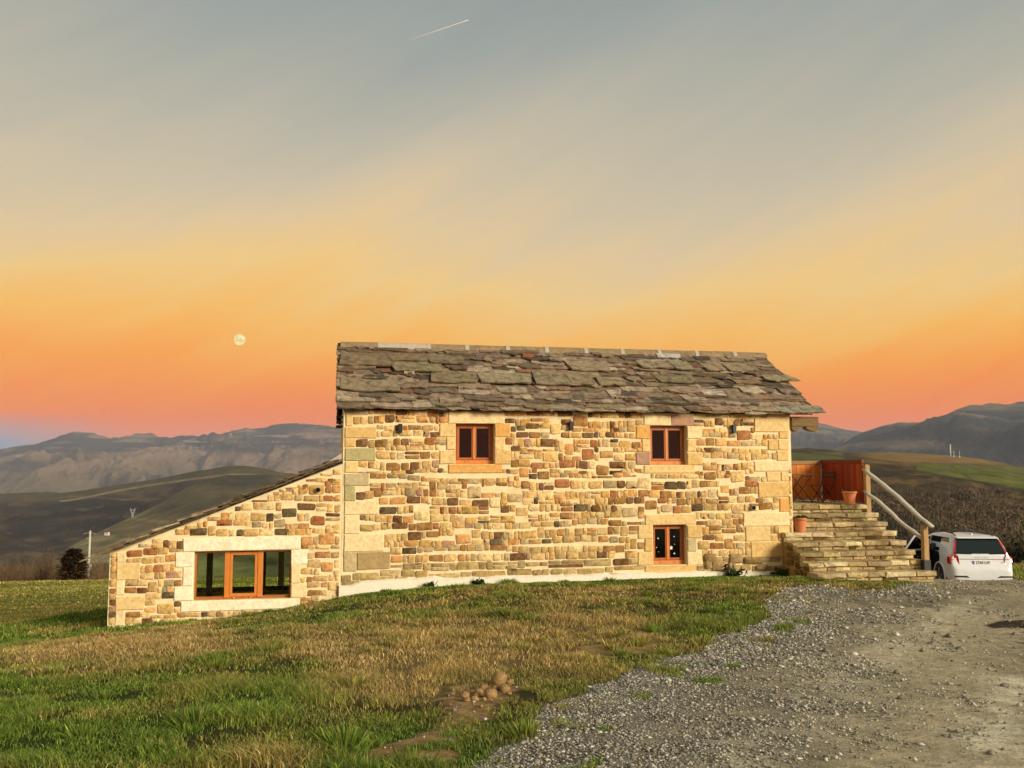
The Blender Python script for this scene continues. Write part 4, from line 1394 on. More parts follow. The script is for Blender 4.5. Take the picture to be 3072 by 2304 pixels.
slab(roof_o, za(1250, 190, Z1)[0], za(1330, 190, Z1)[0], za(1290, 215, Z1)[1], za(1290, 185, Z1)[1] + .08, .03, .06, frame=frame_front, col=(150, 92, 66))
slab(roof_o, za(840, 430, Z2)[0], za(970, 430, Z2)[0], za(900, 452, Z2)[1], za(900, 430, Z2)[1] + .08, .03, .07, frame=frame_front, col=(190, 180, 160))


def keep_largest(parent, name, n):
    """beyond the n largest slabs the rest become one mesh of real slabs"""
    sl = sorted([o for o in parent.children if o.name.split('.')[0] == name], key=lambda o: -o['area'])
    V, Fc, T = [], [], []
    for o in sl[n:]:
        b_ = len(V)
        V += [np.array(v.co) + np.array(o.location) for v in o.data.vertices]
        Fc += [tuple(i + b_ for i in p.vertices) for p in o.data.polygons]
        T += [tuple(d.color)[:3] for d in o.data.color_attributes['tint'].data]
        me_ = o.data
        bpy.data.objects.remove(o)
        bpy.data.meshes.remove(me_)
    for o in sl[:n]: del o['area']
    if V:
        o = mesh_obj('small_slabs', V, Fc, M['slab'], parent, (0, 0, 0), False, np.array(T))
        o['kind'] = 'stuff'


keep_largest(roof_o, 'roof_slab', 298)
# rear slope, plain large slabs that only a view from the side would catch
mbr = MB()
mbr.prism([(RX0, y_r + .02, z_r + .02), (RX0, 2 * y_r + OVH + .02, EZ + .02), (RX0, 2 * y_r + OVH + .02, EZ + .08), (RX0, y_r + .02, z_r + .09)], (RX1 - RX0, 0, 0))
mesh_obj('rear_slope', mbr.v, mbr.f, M['slab'], roof_o, (0, 0, 0), False, lin(120, 104, 80))
# ridge tiles with pale mortar collars
J = [1015, 1135, 1283, 1398, 1520, 1637, 1755, 1865, 1976, 2088, 2202, 2300]
ja = []
for px_ in J:
    u = (px_ - CX) / F_PX
    # on the ridge line (y = y_r)
    o = C0 + y_r * V
    kk = np.linalg.solve(np.array([[u, -U[0]], [1.0, -U[1]]]), o)
    ja.append(kk[1])
for i, (a, b) in enumerate(zip(ja[:-1], ja[1:])):
    prof = [(-.19, -.11), (-.17, -.02), (-.10, .045), (0, .068), (.10, .045), (.17, -.02), (.19, -.11)]
    mm = MB()
    pts = [(a + .02, y_r + q[0] * random.uniform(.97, 1.03), z_r + .05 + q[1]) for q in prof]
    mm.prism(pts, (b - a - .04, 0, random.uniform(-.008, .008)))
    mm.build('ridge_tile', M['ridge_pale'] if i == 1 else M['ridge'], roof_o, smooth=False)
    if i:
        mc = MB()
        kx = .10
        mc.prism([(a - kx * .5, y_r + q[0] * 1.06, z_r + .058 + q[1]) for q in prof], (kx, 0, 0))
        mc.build('ridge_joint', M['ridge_pale'], roof_o)
# timber and corbels under the right verge, slab ends under the left one
MB().box(L_HOUSE + .012, L_HOUSE + .72, -.06, .16, 3.69, 3.93).build('verge_beam', M['beam'], house, bevel=.01)
for xo in (L_HOUSE + .012, L_HOUSE + .40):
    wd_ = .15 if xo < L_HOUSE + .1 else .31
    pr = [(xo, -.05, 3.687), (xo + wd_, -.05, 3.687), (xo + wd_, -.05, 3.615), (xo + wd_ * .8, -.05, 3.57), (xo + wd_ * .35, -.05, 3.59), (xo, -.05, 3.64)]
    MB().prism(pr, (0, .2, 0)).build('corbel', M['beam'], house)
for z_ in (3.58, 3.68, 3.78):
    MB().box(-.16, -.012, .0, .5, z_, z_ + .055, .008).build('verge_slab', M['dark'], house)
MB().box(-.055, -.012, .01, .3, 2.84, 3.86, .006).build('verge_strip', M['beam'], house)

# lean-to roof ------------------------------------------------------------------------------------------------------
ar = MB()
ar.prism([(-4.80, .02, .925), (-.02, .02, 2.806), (-.02, .02, 2.85), (-4.80, .02, .95)], (0, AD + .2, 0))
ar_o = ar.build('roof', M['dark'], annex)
ASL = math.atan2(1.95, 4.83)


def frame_ann(a, b, h):
    """a = depth into the scene, b = up the slope from the low eave"""
    return (-4.92 + b * math.cos(ASL) - h * math.sin(ASL), a, .88 + b * math.sin(ASL) + h * math.cos(ASL))


LA = 5.22
b = 0.0
while b < LA - .15:
    step = random.uniform(.2, .33)
    a = -.12 + random.uniform(-.05, .03)
    while a < AD + .2:
        w_ = random.uniform(.35, .9)
        top_b = min(LA, b + step + .25)
        slab(ar_o, a, a + w_, b + random.uniform(-.05, .05), top_b, random.uniform(.028, .042), .02 + random.uniform(0, .012), frame=frame_ann, lift=.016, rag=.03)
        a += w_
    b += step
for k_ in range(26):      # thin undercourse slabs that show at the verge
    b = .08 + k_ * .195
    slab(ar_o, -.14 + random.uniform(-.03, .03), .4, b, min(LA, b + random.uniform(.3, .5)), .028, -.022, frame=frame_ann, lift=.006, rag=.02, col=(112, 92, 62))
slab(ar_o, -.10, .35, -.34, .4, .028, .01, frame=frame_ann, lift=.0, col=(150, 132, 96))
MB().hexa([(-.45, -.1, 2.72), (-.03, -.1, 2.9), (-.03, .3, 2.9), (-.45, .3, 2.72)], [(-.45, -.1, 2.75), (-.03, -.1, 3.02), (-.03, .3, 3.02), (-.45, .3, 2.75)]).build('flashing', M['ridge_pale'], ar_o)
keep_largest(ar_o, 'roof_slab', 298)
# ------------------------------------------------------------------ stone staircase to the terrace
stair = empty('staircase', (C0[0], C0[1], 0), TH, 'broad rough stone steps rising along the right end of the farmhouse', 'stone steps')
FH = [(188, 166, 122), (206, 184, 136), (172, 152, 110), (214, 194, 148), (196, 170, 118), (158, 138, 100)]


def rough_block(w_, h_, dep, parent, loc, mat, col, name='stone', tap=.02, j=.014):
    """rough hewn block: front face broken with an extra ring, 28 triangles"""
    J = lambda k=1: random.uniform(-j, j) * k
    xs, zs = w_ / 2, h_ / 2
    front = [(-xs, -zs), (-xs * .35, -zs), (xs * .4, -zs), (xs, -zs), (xs, zs), (xs * .3, zs), (-xs * .4, zs), (-xs, zs)]
    vs = [(x + J(.5), dep, z) for x, z in front]
    vs += [(x + J(), J() - .004, z + J(.7)) for x, z in front]
    vs += [(x * (1 - 2 * tap / w_) + J(), -tap * random.uniform(.4, 1.3), z * .68 + J(.6)) for x, z in front]
    vs.append((0, -tap * 1.1, 0))
    n = 8
    fs = [(k, (k + 1) % n, n + (k + 1) % n, n + k) for k in range(n)] + [(n + k, n + (k + 1) % n, 2 * n + (k + 1) % n, 2 * n + k) for k in range(n)]
    fs += [(2 * n + k, 2 * n + (k + 1) % n, 3 * n) for k in range(n)]
    return mesh_obj(name, vs, fs, mat, parent, loc, False, col)


STW, STZ = [.90 - .349 * i for i in range(8)], [1.75 - .199 * i for i in range(8)]
S1 = 13.33
for i in range(8):
    wd_, zt = STW[i], STZ[i]
    s0 = L_HOUSE + .015 if wd_ - .06 > 0 else 10.33
    zb = zt - .199 if i < 7 else zt - .62
    back = 4.1 if i == 0 else STW[i - 1] + .06
    zlow = -.5
    if wd_ <= 0.06 and back > -.02:      # the step that passes the wall corner
        back_l = -.03
    mb = MB()
    if s0 < L_HOUSE and back > -.03:
        mb.box(s0 + .03, L_HOUSE + .01, wd_ + .05, -.03, zlow, zt - .02).box(L_HOUSE + .012, S1 - .03, wd_ + .05, back, zlow, zt - .02)
    else:
        mb.box(s0 + .03, S1 - .03, wd_ + .05, back, zlow, zt - .02)
    step = mb.build('step', M['step_core'], stair)
    # tread slabs
    x = s0
    th = random.uniform(.098, .115)
    while x < S1 - .02:
        w_ = random.uniform(.38, .78)
        if S1 - x - w_ < .25: w_ = S1 - x
        dd = min(.38, back - wd_)
        xa = x
        bk_ = dd
        if s0 < L_HOUSE and wd_ + dd > -.02 and x < L_HOUSE + .02: bk_ = -.02 - wd_
        rough_block(w_ - .012, th, max(.1, bk_), step, (x + w_ / 2, wd_ + random.uniform(-.03, .015), zt - th / 2 + random.uniform(-.008, .006)), M['step'], jcol(random.choice(FH), 12), 'tread_stone', .03, .016)
        x += w_
    # riser stones
    x = s0 + .05
    rh = .199 - th - .012
    rows = 1 if i < 7 else 2
    for r_ in range(rows):
        x = s0 + .05
        while x < S1 - .08:
            w_ = random.uniform(.16, .48)
            if S1 - .04 - x - w_ < .14: w_ = S1 - .04 - x
            rough_block(w_ - .018, rh * random.uniform(.75, 1), .06, step, (x + w_ / 2, wd_ + .045, zt - th - .01 - rh / 2 - r_ * .1), M['step'], jcol(random.choice(FH + [(112, 90, 54)]), 16), 'riser_stone', .022, .01)
            x += w_
# exposed left cheek of the lower steps, its shade painted as darker stone
for i in range(4, 8):
    mcol = jcol((118, 94, 54), 10)
    z_ = STZ[i]
    for q in range(3 if i < 7 else 2):
        rough_block(.30, .13, .1, stair, (10.36, STW[i] + .10, z_ - .13 - q * .17), M['step'], jcol((122, 98, 58), 12), 'cheek_stone', .03, .03).rotation_euler = (0, 0, -math.pi / 2)
# small paving flags of the landing
for gx in np.arange(L_HOUSE + .03, S1 - .3, .52):
    for gy in np.arange(STW[0] + .42, 3.6, .48):
        MB().box(gx + .01, gx + .51, gy + .01, gy + .47, STZ[0] - .06, STZ[0] - .004 + random.uniform(-.003, .003), .004).build('paving_flag', M['step'], stair, tint=jcol(random.choice(FH), 10))


def yard(name, s, wd, z, label, cat, group=None, rz=0.0):
    return empty(name, loc2w(s, wd, z), TH + rz, label, cat, group)


# ------------------------------------------------------------------ timber screens round the terrace
ZF = STZ[0]
OR = [(216, 128, 52), (204, 116, 44), (226, 142, 62), (196, 108, 40)]
RED_SHADED = [(148, 58, 30), (134, 50, 28), (158, 66, 32), (122, 46, 26)]  # red stain, darkened to paint in the shade of the left-facing side


def screen(name, a, b, ztop, zbot, cols, label, pw=.145):
    a, b = np.array(a), np.array(b)
    d = b - a
    ln = float(np.hypot(*d))
    e_ = yard(name, a[0], a[1], ZF, label, 'fence', None, math.atan2(d[1], d[0]))
    n = int(round(ln / pw))
    for i in range(n):
        x = i * ln / n
        MB().box(x + .002, x + ln / n - .004, -.012, .014, zbot - ZF, ztop - ZF - .10 + random.uniform(-.006, .006)).build('plank', M['fence'], e_, tint=jcol(random.choice(cols), 12), bevel=.003)
    MB().box(-.02, ln + .02, -.04, .04, ztop - ZF - .105, ztop - ZF).build('top_rail', M['fence'], e_, tint=jcol((150, 112, 66) if cols is OR else (120, 62, 34), 4), bevel=.006)
    MB().box(0, ln, .016, .06, zbot - ZF + .15, zbot - ZF + .24).build('back_rail', M['fence'], e_, tint=lin(150, 90, 44))
    for x in (0, ln / 2, ln):
        MB().box(x - .04, x + .04, .062, .14, -.0, ztop - ZF - .12).build('screen_post', M['fence'], e_, tint=lin(130, 80, 42))
    return e_


screen('timber_screen', (10.72, 3.02), (13.17, 3.02), 2.87, 1.83, OR, 'bright orange plank screen at the back of the terrace behind the bistro table')
screen('timber_screen', (13.21, 2.98), (13.21, 1.02), 2.90, 1.80, RED_SHADED, 'red plank screen along the right edge of the terrace, darkened for shade')


# ------------------------------------------------------------------ handrail of weathered logs
hr = yard('handrail', 13.25, -1.3, STZ[7], 'weathered log handrail on two posts beside the stone steps', 'handrail')
MB().box(-.085, .085, -.07, .07, .0, .22).build('post_shoe', M['black'], hr, bevel=.004)
MB().hexa([(-.066, -.06, .221), (.066, -.06, .221), (.066, .06, .221), (-.066, .06, .221)], [(-.06, -.055, 1.0), (.06, -.055, 1.02), (.06, .055, 1.02), (-.06, .055, 1.0)]).build('post', M['post'], hr, bevel=.008)
uy = 2.20
MB().hexa([(-.075, uy - .06, 1.0), (.06, uy - .06, 1.0), (.06, uy + .06, 1.0), (-.075, uy + .06, 1.0)], [(-.07, uy - .06, 2.42), (.055, uy - .06, 2.40), (.055, uy + .06, 2.40), (-.07, uy + .06, 2.42)]).build('post', M['post'], hr, bevel=.01)


def log(p0_, p1_, r, n, seed, name):
    rr = random.Random(seed)
    p0_, p1_ = np.array(p0_), np.array(p1_)
    pts, rad = [], []
    for i in range(n + 1):
        t = i / n
        p = p0_ + (p1_ - p0_) * t
        o = math.sin(t * 9 + seed) * .022 + rr.uniform(-.013, .013)
        pts.append((p[0] + rr.uniform(-.01, .01), p[1], p[2] + o))
        rad.append(r * rr.uniform(.86, 1.14))
    MB().tube(pts, rad, 8, True, .62).build(name, M['log'], hr, smooth=True)


log((.05, -.20, 1.00), (-.07, uy + .02, 2.31), .07, 13, 3, 'top_rail')
log((-.01, .02, .66), (-.07, uy, 1.74), .066, 12, 8, 'lower_rail')


# ------------------------------------------------------------------ flower pots
def pot(s, wd, z, r, h, label, plant):
    e_ = yard('flower_pot', s, wd, z, label, 'flower pot', 'terracotta pots by the steps')
    MB().lathe([(r * .70, 0), (r * .72, .012), (r * .93, h * .80), (r * .94, h * .82), (r * 1.04, h * .83), (r * 1.06, h * .97), (r * 1.03, h), (r * .92, h), (r * .88, h * .85)], 28).build('pot', M['terracotta'], e_, smooth=True, bevel=0)
    MB().lathe([(r * .87, h * .86), (r * .86, h * .90), (r * .3, h * .93)], 20).build('soil', M['soil'], e_, smooth=True)
    vs, fs, ts = [], [], []
    for i in range(plant):
        a = random.uniform(0, 6.28); rr = r * random.uniform(0, .9)
        bx, by, bz = rr * math.cos(a), rr * math.sin(a), h * .9
        ln = random.uniform(.06, .16); a2 = a + random.uniform(-.8, .8); up = random.uniform(.2, 1.0)
        dx, dy, dz = math.cos(a2) * (1 - up * .6) * ln, math.sin(a2) * (1 - up * .6) * ln, up * ln * .9
        px_, py_ = -dy, dx
        n_ = math.hypot(px_, py_) + 1e-6
        wv = .022
        o = len(vs)
        vs += [(bx, by, bz), (bx + dx * .55 + px_ / n_ * wv, by + dy * .55 + py_ / n_ * wv, bz + dz * .65), (bx + dx, by + dy, bz + dz * .9), (bx + dx * .55 - px_ / n_ * wv, by + dy * .55 - py_ / n_ * wv, bz + dz * .6)]
        fs.append((o, o + 1, o + 2, o + 3))
        c = lin(random.randint(40, 84), random.randint(66, 100), random.randint(24, 44))
        ts += [c] * 4
    f = mesh_obj('foliage', vs, fs, M['leaf'], e_, (0, 0, 0), False, np.array(ts))
    f['kind'] = 'stuff'
    return e_


pot(10.86, .03, STZ[3] + .001, .165, .34, 'terracotta pot with low green leaves on the steps against the house corner', 150)
pot(12.86, 1.10, STZ[0] + .001, .178, .33, 'terracotta pot on the top step in front of the red screen', 26)

# ------------------------------------------------------------------ folding bistro table and chair
tb = yard('bistro_table', 12.10, 2.35, ZF, 'small black folding bistro table on the terrace', 'table')
MB().box(-.36, .36, -.28, .28, .735, .75).build('tabletop', M['black'], tb, bevel=.004)
r_ = .011
for y_ in (-.24, .24):
    for sgn in (-1, 1):
        MB().tube([(-.30 * sgn, y_, 0), (.30 * sgn, y_ + .012 * sgn, .733)], r_, 6).build('leg', M['black'], tb)
for x_ in (-.3, .3):
    MB().tube([(x_, -.24, .012), (x_, .24, .012)], .009, 6).build('stretcher', M['black'], tb)
    MB().tube([(x_ * .98, -.24, .70), (x_ * .98, .24, .70)], .009, 6).build('stretcher', M['black'], tb)

ch = yard('bistro_chair', 12.80, 2.30, ZF, 'black folding bistro chair facing the small table on the terrace', 'chair', None, R(-90 + 18))
# seat looks to local +y is the back; front towards -y
for k_ in range(5):
    y_ = -.20 + k_ * .085
    MB().box(-.20, .20, y_, y_ + .06, .45, .464).build('seat_slat', M['black'], ch, bevel=.003)
for x_ in (-.205, .205):
    MB().tube([(x_, .25, 0), (x_, -.20, .455)], .012, 6).build('leg', M['black'], ch)
    MB().tube([(x_ * .95, -.22, 0), (x_ * .95, .19, .44), (x_ * .95, .30, .84)], .012, 6).build('leg', M['black'], ch)
MB().tube([(-.2, -.20, .02), (.2, -.20, .02)], .009, 6).build('stretcher', M['black'], ch)
MB().tube([(-.2, .23, .03), (.2, .23, .03)], .009, 6).build('stretcher', M['black'], ch)
MB().tube([(-.2, .0, .25), (.2, .03, .25)], .009, 6).build('stretcher', M['black'], ch)
for z_ in (.66, .77):
    MB().box(-.21, .21, .235 + (z_ - .66) * .28, .252 + (z_ - .66) * .28, z_, z_ + .055).build('back_slat', M['black'], ch, bevel=.003)


# ------------------------------------------------------------------ heap of dug clods by the drive
hp = hit(1450, 2075)
heap = empty('clod_heap', hp, 0, 'heap of pale dug clay clods at the edge of the drive', 'dirt heap')


def clod(name, w_, h_, parent, loc):
    bm = bmesh.new()
    bmesh.ops.create_icosphere(bm, subdivisions=2, radius=1.0)
    sx, sy, sz = w_ / 2, w_ / 2 * random.uniform(.75, 1.1), h_ / 2
    sd_ = random.uniform(0, 50)
    for v in bm.verts:
        k_ = 1 + (float(fbm(np.array([v.co.x * 1.4 + sd_]), np.array([v.co.y * 1.4 + v.co.z * 2.1]), 5, 3)[0]) - .5) * .75
        v.co = Vector((v.co.x * sx * k_, v.co.y * sy * k_, v.co.z * sz * k_))
    me = bpy.data.meshes.new(name)
    bm.to_mesh(me)
    bm.free()
    me.materials.append(M['clod'])
    me.polygons.foreach_set('use_smooth', [True] * len(me.polygons))
    o = bpy.data.objects.new(name, me)
    COL.objects.link(o)
    o.parent = parent
    o.location = loc
    o.rotation_euler = (0, 0, random.uniform(0, 6.28))
    return o


CL = [(1358, 2082, 18), (1395, 2086, 28), (1402, 2100, 25), (1425, 2098, 24), (1437, 2075, 30), (1452, 2062, 26), (1430, 2088, 22), (1472, 2082, 40), (1488, 2066, 26), (1500, 2040, 55), (1483, 2048, 30), (1515, 2066, 32), (1530, 2046, 25), (1528, 2080, 16), (1452, 2098, 16), (1443, 2118, 12), (1480, 2140, 12), (1418, 2194, 16), (1390, 2200, 14)]
for px_, py_, d_ in CL:
    base = hit(px_, py_ + d_ * .35)
    k_ = (base[1]) / F_PX
    w_ = d_ * k_ * 1.0
    clod('clod', w_, w_ * .8, heap, np.array(base) + np.array([0, w_ * .25, w_ * .26]) - np.array(hp))

# ------------------------------------------------------------------ poles, pylon, mast, far cottages
pt = unproj(270, 1592, 118.0)
pl = empty('utility_pole', (pt[0], pt[1], pt[2] - 9.0), 0, 'pale concrete utility pole standing beyond the field beside the conifer', 'utility pole')
MB().tube([(0, 0, 0), (.03, 0, 9.0)], [.19, .12], 10).build('pole', M['concrete'], pl, smooth=True)
MB().tube([(-.85, 0, 8.55), (-.4, 0, 8.7), (0, 0, 8.72), (.4, 0, 8.7), (.75, 0, 8.58)], .025, 6).build('cross_arm', M['steel'], pl)
MB().tube([(-.32, 0, 7.95), (0, 0, 8.02)], .05, 6).build('bracket', M['steel'], pl)
MB().box(.17, .34, -.12, .1, 4.05, 4.6).build('meter_box', M['steel'], pl)
wv = []
a0 = np.array([pt[0] - .8, pt[1], pt[2] - .45])
b0 = unproj(-120, 1622, 150.0)
for i in range(15):
    t = i / 14
    p = a0 + (b0 - a0) * t
    wv.append((p[0], p[1], p[2] - 1.1 * 4 * t * (1 - t)))
wr = MB().tube(wv, .018, 4).build('overhead_wire', M['black'])
tag(wr, 'dark overhead wire running left from the concrete pole', 'wire')


def lattice(name, base, H, label, cat):
    e_ = empty(name, base, 0, label, cat)
    k_ = H / 36.0
    P_ = lambda x, z: (x * k_, 0, z * k_)
    segs = [((-4, 0), (1.2, 15)), ((4, 0), (-1.2, 15)), ((-4, 0), (-1.6, 15)), ((4, 0), (1.6, 15)), ((-1.4, 15), (-7, 33)), ((1.4, 15), (7, 33)), ((-2.4, 15), (5.5, 30)), ((2.4, 15), (-5.5, 30)), ((-8.5, 31), (8.5, 31)), ((-6, 29), (6, 29)),
            ((-7, 31), (-6.2, 36)), ((7, 31), (6.2, 36)), ((-2.6, 8), (2.6, 8)), ((-1.6, 15), (1.6, 15))]
    for (x0_, z0_), (x1_, z1_) in segs:
        MB().tube([P_(x0_, z0_), P_(x1_, z1_)], .6 * k_, 4).build('strut', M['lattice_steel'], e_)
    MB().box(-3.2 * k_, 3.2 * k_, -.4 * k_, .4 * k_, 11 * k_, 15 * k_).build('waist_frame', M['steel'], e_) if False else None
    return e_


pb = unproj(397, 1562, 1720.0)
lattice('pylon', (pb[0], pb[1], pb[2]), 24.5, 'grey lattice electricity pylon on the shoulder of the dark hill', 'pylon')
mbp = unproj(2852, 1370, 1440.0)
ms = empty('antenna_mast', (mbp[0], mbp[1], mbp[2] - 2), 0, 'tall white antenna mast on the brown brow right of the house', 'mast')
MB().tube([(0, 0, 0), (0, 0, 21.5)], [1.0, .8], 8).build('mast', M['white_wall'], ms, smooth=True)
MB().lathe([(1.1, 20.2), (1.1, 21.6)], 8).build('aerial', M['white_wall'], ms)
for i, (px_, y0_, y1_) in enumerate(((2862, 1351, 1370), (2879, 1352, 1372))):
    q = unproj(px_, y1_, 1440.0); hq = (y1_ - y0_) / F_PX * 1440
    e_ = empty('antenna_mast', (q[0], q[1], q[2] - 1), 0, ('thin lattice mast just right of the tall white mast', 'thin lattice mast, second right of the tall white mast')[i], 'mast', 'thin masts on the brow')
    MB().tube([(0, 0, 0), (0, 0, hq + 1)], .30, 5).build('mast', M['steel'], e_)
    MB().tube([(-1.3, 0, hq * .75), (1.3, 0, hq * .75)], .25, 4).build('cross_arm', M['steel'], e_)
    MB().box(-.9, .9, -.6, .6, 0, 2.6).build('equipment_hut', M['white_wall'], e_)


def cottage(px_, py_, D_, w_, h_, label, grp, rz=0.3):
    q = unproj(px_, py_, D_)
    e_ = empty('cottage', (q[0], q[1], q[2] - 1.5), rz, label, 'cottage', grp)
    MB().box(-w_ / 2, w_ / 2, -w_ * .3, w_ * .3, 0, h_ + 1.5).build('wall', M['white_wall'], e_)
    mb_ = MB()
    for sg in (1, -1):
        mb_.prism([(-w_ / 2 - .3, sg * (w_ * .3 + .4), h_ + 1.42), (-w_ / 2 - .3, 0, h_ + 1.5 + w_ * .17), (-w_ / 2 - .3, 0, h_ + 1.75 + w_ * .17), (-w_ / 2 - .3, sg * (w_ * .3 + .4), h_ + 1.67)], (w_ + .6, 0, 0))
    mb_.build('roof', M['red_tile'], e_)
    for x_ in (-.28, .0, .28):
        MB().box(x_ * w_ - w_ * .05, x_ * w_ + w_ * .05, -w_ * .3 - .05, -w_ * .3 - .01, 1.5 + h_ * .35, 1.5 + h_ * .75).build('window', M['dark'], e_)
    return e_


cottage(321, 1603, 1330, 6.2, 3.0, 'white hut on the pale spur behind the concrete pole', None, -.2)
cottage(2790, 1393, 1270, 5.0, 2.4, 'small pale barn at the edge of the green meadow on the right hill', None, .1)
cottage(2748, 1548, 760, 4.6, 2.0, 'white cottage seen just right of the wooden handrail', 'cottages in the wooded valley', .5)
cottage(2800, 1562, 720, 5.5, 2.2, 'leftmost pale cottage among the trees above the white car', 'cottages in the wooded valley', .2)
cottage(2853, 1568, 700, 6.5, 2.2, 'long pale cottage among the trees above the white car roof', 'cottages in the wooded valley', -.1)
cottage(2814, 1583, 640, 5.0, 2.6, 'stone cottage lowest among the trees, just above the car roof rails', 'cottages in the wooded valley', .6)
cottage(3024, 1478, 900, 3.6, 2.4, 'lone pale hut among trees below the green meadow', None, .0)

# ------------------------------------------------------------------ moon and vapour trail, far outside the haze
mm_, tm = new_mat('moon_disc')
geo_ = tm.n('ShaderNodeTexCoord')
mn = tm.noise(geo_.outputs['Object'], 0.007, 4.0, 0.6)
mc_ = tm.ramp(mn, [(0.38, lin(226, 196, 122)), (0.58, lin(255, 240, 176))])
em = tm.n('ShaderNodeEmission', {'Color': mc_, 'Strength': 1.1})
tm.n('ShaderNodeOutputMaterial', {'Surface': em.outputs[0]})
mp_ = unproj(719, 1019, 40000.0)
bm = bmesh.new()
bmesh.ops.create_uvsphere(bm, u_segments=48, v_segments=24, radius=16.0 / F_PX * float(np.linalg.norm(mp_ - CAM)))
me = bpy.data.meshes.new('moon')
bm.to_mesh(me); bm.free()
me.polygons.foreach_set('use_smooth', [True] * len(me.polygons))
me.materials.append(mm_)
mo = bpy.data.objects.new('moon', me)
COL.objects.link(mo)
mo.location = mp_
tag(mo, 'full pale yellow moon low in the orange sky left of the house', 'moon')

mt, tt = new_mat('vapour')
tcv = tt.n('ShaderNodeTexCoord')
sv = tt.n('ShaderNodeSeparateXYZ', {0: tcv.outputs['Generated']})
k1 = tt.ramp(sv.outputs[0], [(0.0, 0.0), (0.35, 0.15), (0.7, 0.5), (1.0, 0.9)])
dfv = tt.n('ShaderNodeBsdfDiffuse', {'Color': (0.95, 0.94, 0.9)})
trv = tt.n('ShaderNodeBsdfTransparent')
mxv = tt.n('ShaderNodeMixShader', {0: k1, 1: trv.outputs[0], 2: dfv.outputs[0]})
tt.n('ShaderNodeOutputMaterial', {'Surface': mxv.outputs[0]})
ca, cb = unproj(1210, 126, 20000.0), unproj(1405, 60, 20000.0)
pts = [ca + (cb - ca) * t for t in np.linspace(0, 1, 14)]
ct = MB().tube([tuple(p) for p in pts], [13 - 6 * i / 13 for i in range(14)], 8).build('vapour_trail', mt, smooth=True)
tag(ct, 'thin white aircraft vapour trail high in the sky', 'vapour trail')
# ------------------------------------------------------------------ white estate car parked below the drive, rear door open
cx_, cy_ = 15.16, 28.9
car = empty('parked_car', (cx_, cy_, -1.30), R(-4.5), 'white SUV parked beyond the stone steps with its left rear door open', 'car')


def loft(rings, closed_ends=True):
    n = len(rings[0])
    vs = [p for r in rings for p in r]
    fs = []
    for i in range(len(rings) - 1):
        for k in range(n):
            k2 = (k + 1) % n
            fs.append((i * n + k, i * n + k2, (i + 1) * n + k2, (i + 1) * n + k))
    if closed_ends:
        fs.append(tuple(reversed(range(n))))
        fs.append(tuple(range((len(rings) - 1) * n, len(rings) * n)))
    return vs, fs


def low_ring(y, xw, zb, zt):
    half = [(0, zb), (xw * .84, zb), (xw * .95, zb + .05), (xw * .985, zb + (zt - zb) * .22), (xw, zb + (zt - zb) * .5), (xw * .992, zb + (zt - zb) * .78), (xw * .955, zt - .03), (xw * .90, zt), (xw * .4, zt + .01)]
    pts = half + [(-x, z) for x, z in half[1:]][::-1]
    return [(x, y, z) for x, z in pts]


st = [(-.015, .76, .40, .66), (.0, .84, .33, .72), (.035, .915, .30, .78), (.075, .945, .28, .84), (.10, .950, .27, 1.02), (.13, .955, .26, 1.12), (.30, .962, .25, 1.17), (.7, .965, .24, 1.18), (1.5, .965, .23, 1.17), (3.2, .965, .23, 1.12),
      (3.5, .962, .23, 1.09), (4.3, .945, .24, 1.03), (4.65, .91, .25, .96), (4.85, .80, .28, .84), (4.93, .66, .36, .68)]
vs, fs = loft([low_ring(*s) for s in st])
mb = MB().add(vs, fs)
body = mb.build('body', M['car_paint'], car, smooth=True, sub=2)


def cab_ring(y0, y1, hw, z, c=.12):
    p = []
    for cx, cy, a0 in ((hw - c, y1 - c * 1.4, 0), (-hw + c, y1 - c * 1.4, 90), (-hw + c, y0 + c, 180), (hw - c, y0 + c, 270)):
        for k in range(4):
            t = R(a0 + k * 30)
            p.append((cx + c * math.cos(t), cy + c * math.sin(t) * (1.4 if cy > y0 + c else 1), z))
    return p


rings = [cab_ring(.13, 3.55, .905, 1.09), cab_ring(.145, 3.50, .895, 1.16), cab_ring(.27, 2.95, .835, 1.40), cab_ring(.40, 2.45, .755, 1.62), cab_ring(.46, 2.25, .72, 1.685), cab_ring(.56, 2.1, .66, 1.725), cab_ring(.72, 1.95, .5, 1.745, .2)]
vs, fs = loft(rings)
mb = MB().add(vs, fs)
cab = mb.build('cabin', M['car_paint'], car, smooth=True)
# tail spoiler over the rear window
MB().hexa([(-.66, .30, 1.655), (.66, .30, 1.655), (.70, .62, 1.69), (-.70, .62, 1.69)], [(-.64, .305, 1.69), (.64, .305, 1.69), (.66, .66, 1.74), (-.66, .66, 1.74)]).build('spoiler', M['car_paint'], car, bevel=.012)
rear = lambda x, z: (x, .145 + (z - 1.16) * (.25 / .46) - .012, z)                     # rear window plane
rq = lambda pts, name, mat, off=0, th=.01: MB().prism([(x, rear(x, z)[1] - off, z) for x, z in pts], (0, th, 0)).build(name, mat, car)
rq([(-.80, 1.175), (-.30, 1.165), (-.26, 1.185), (.26, 1.185), (.30, 1.165), (.80, 1.175), (.82, 1.22), (.665, 1.652), (-.665, 1.652), (-.82, 1.22)], 'rear_window', M['rear_glass'], .004)
rw = rq([(-.72, 1.22), (.72, 1.22), (.60, 1.60), (-.60, 1.60)], 'rear_glass', M['rear_glass'], .012, .004)
MB().tube([(.05, rear(0, 1.2)[1] - .03, 1.2), (-.28, rear(0, 1.235)[1] - .03, 1.235)], .012, 6).build('rear_wiper', M['car_plastic'], car)
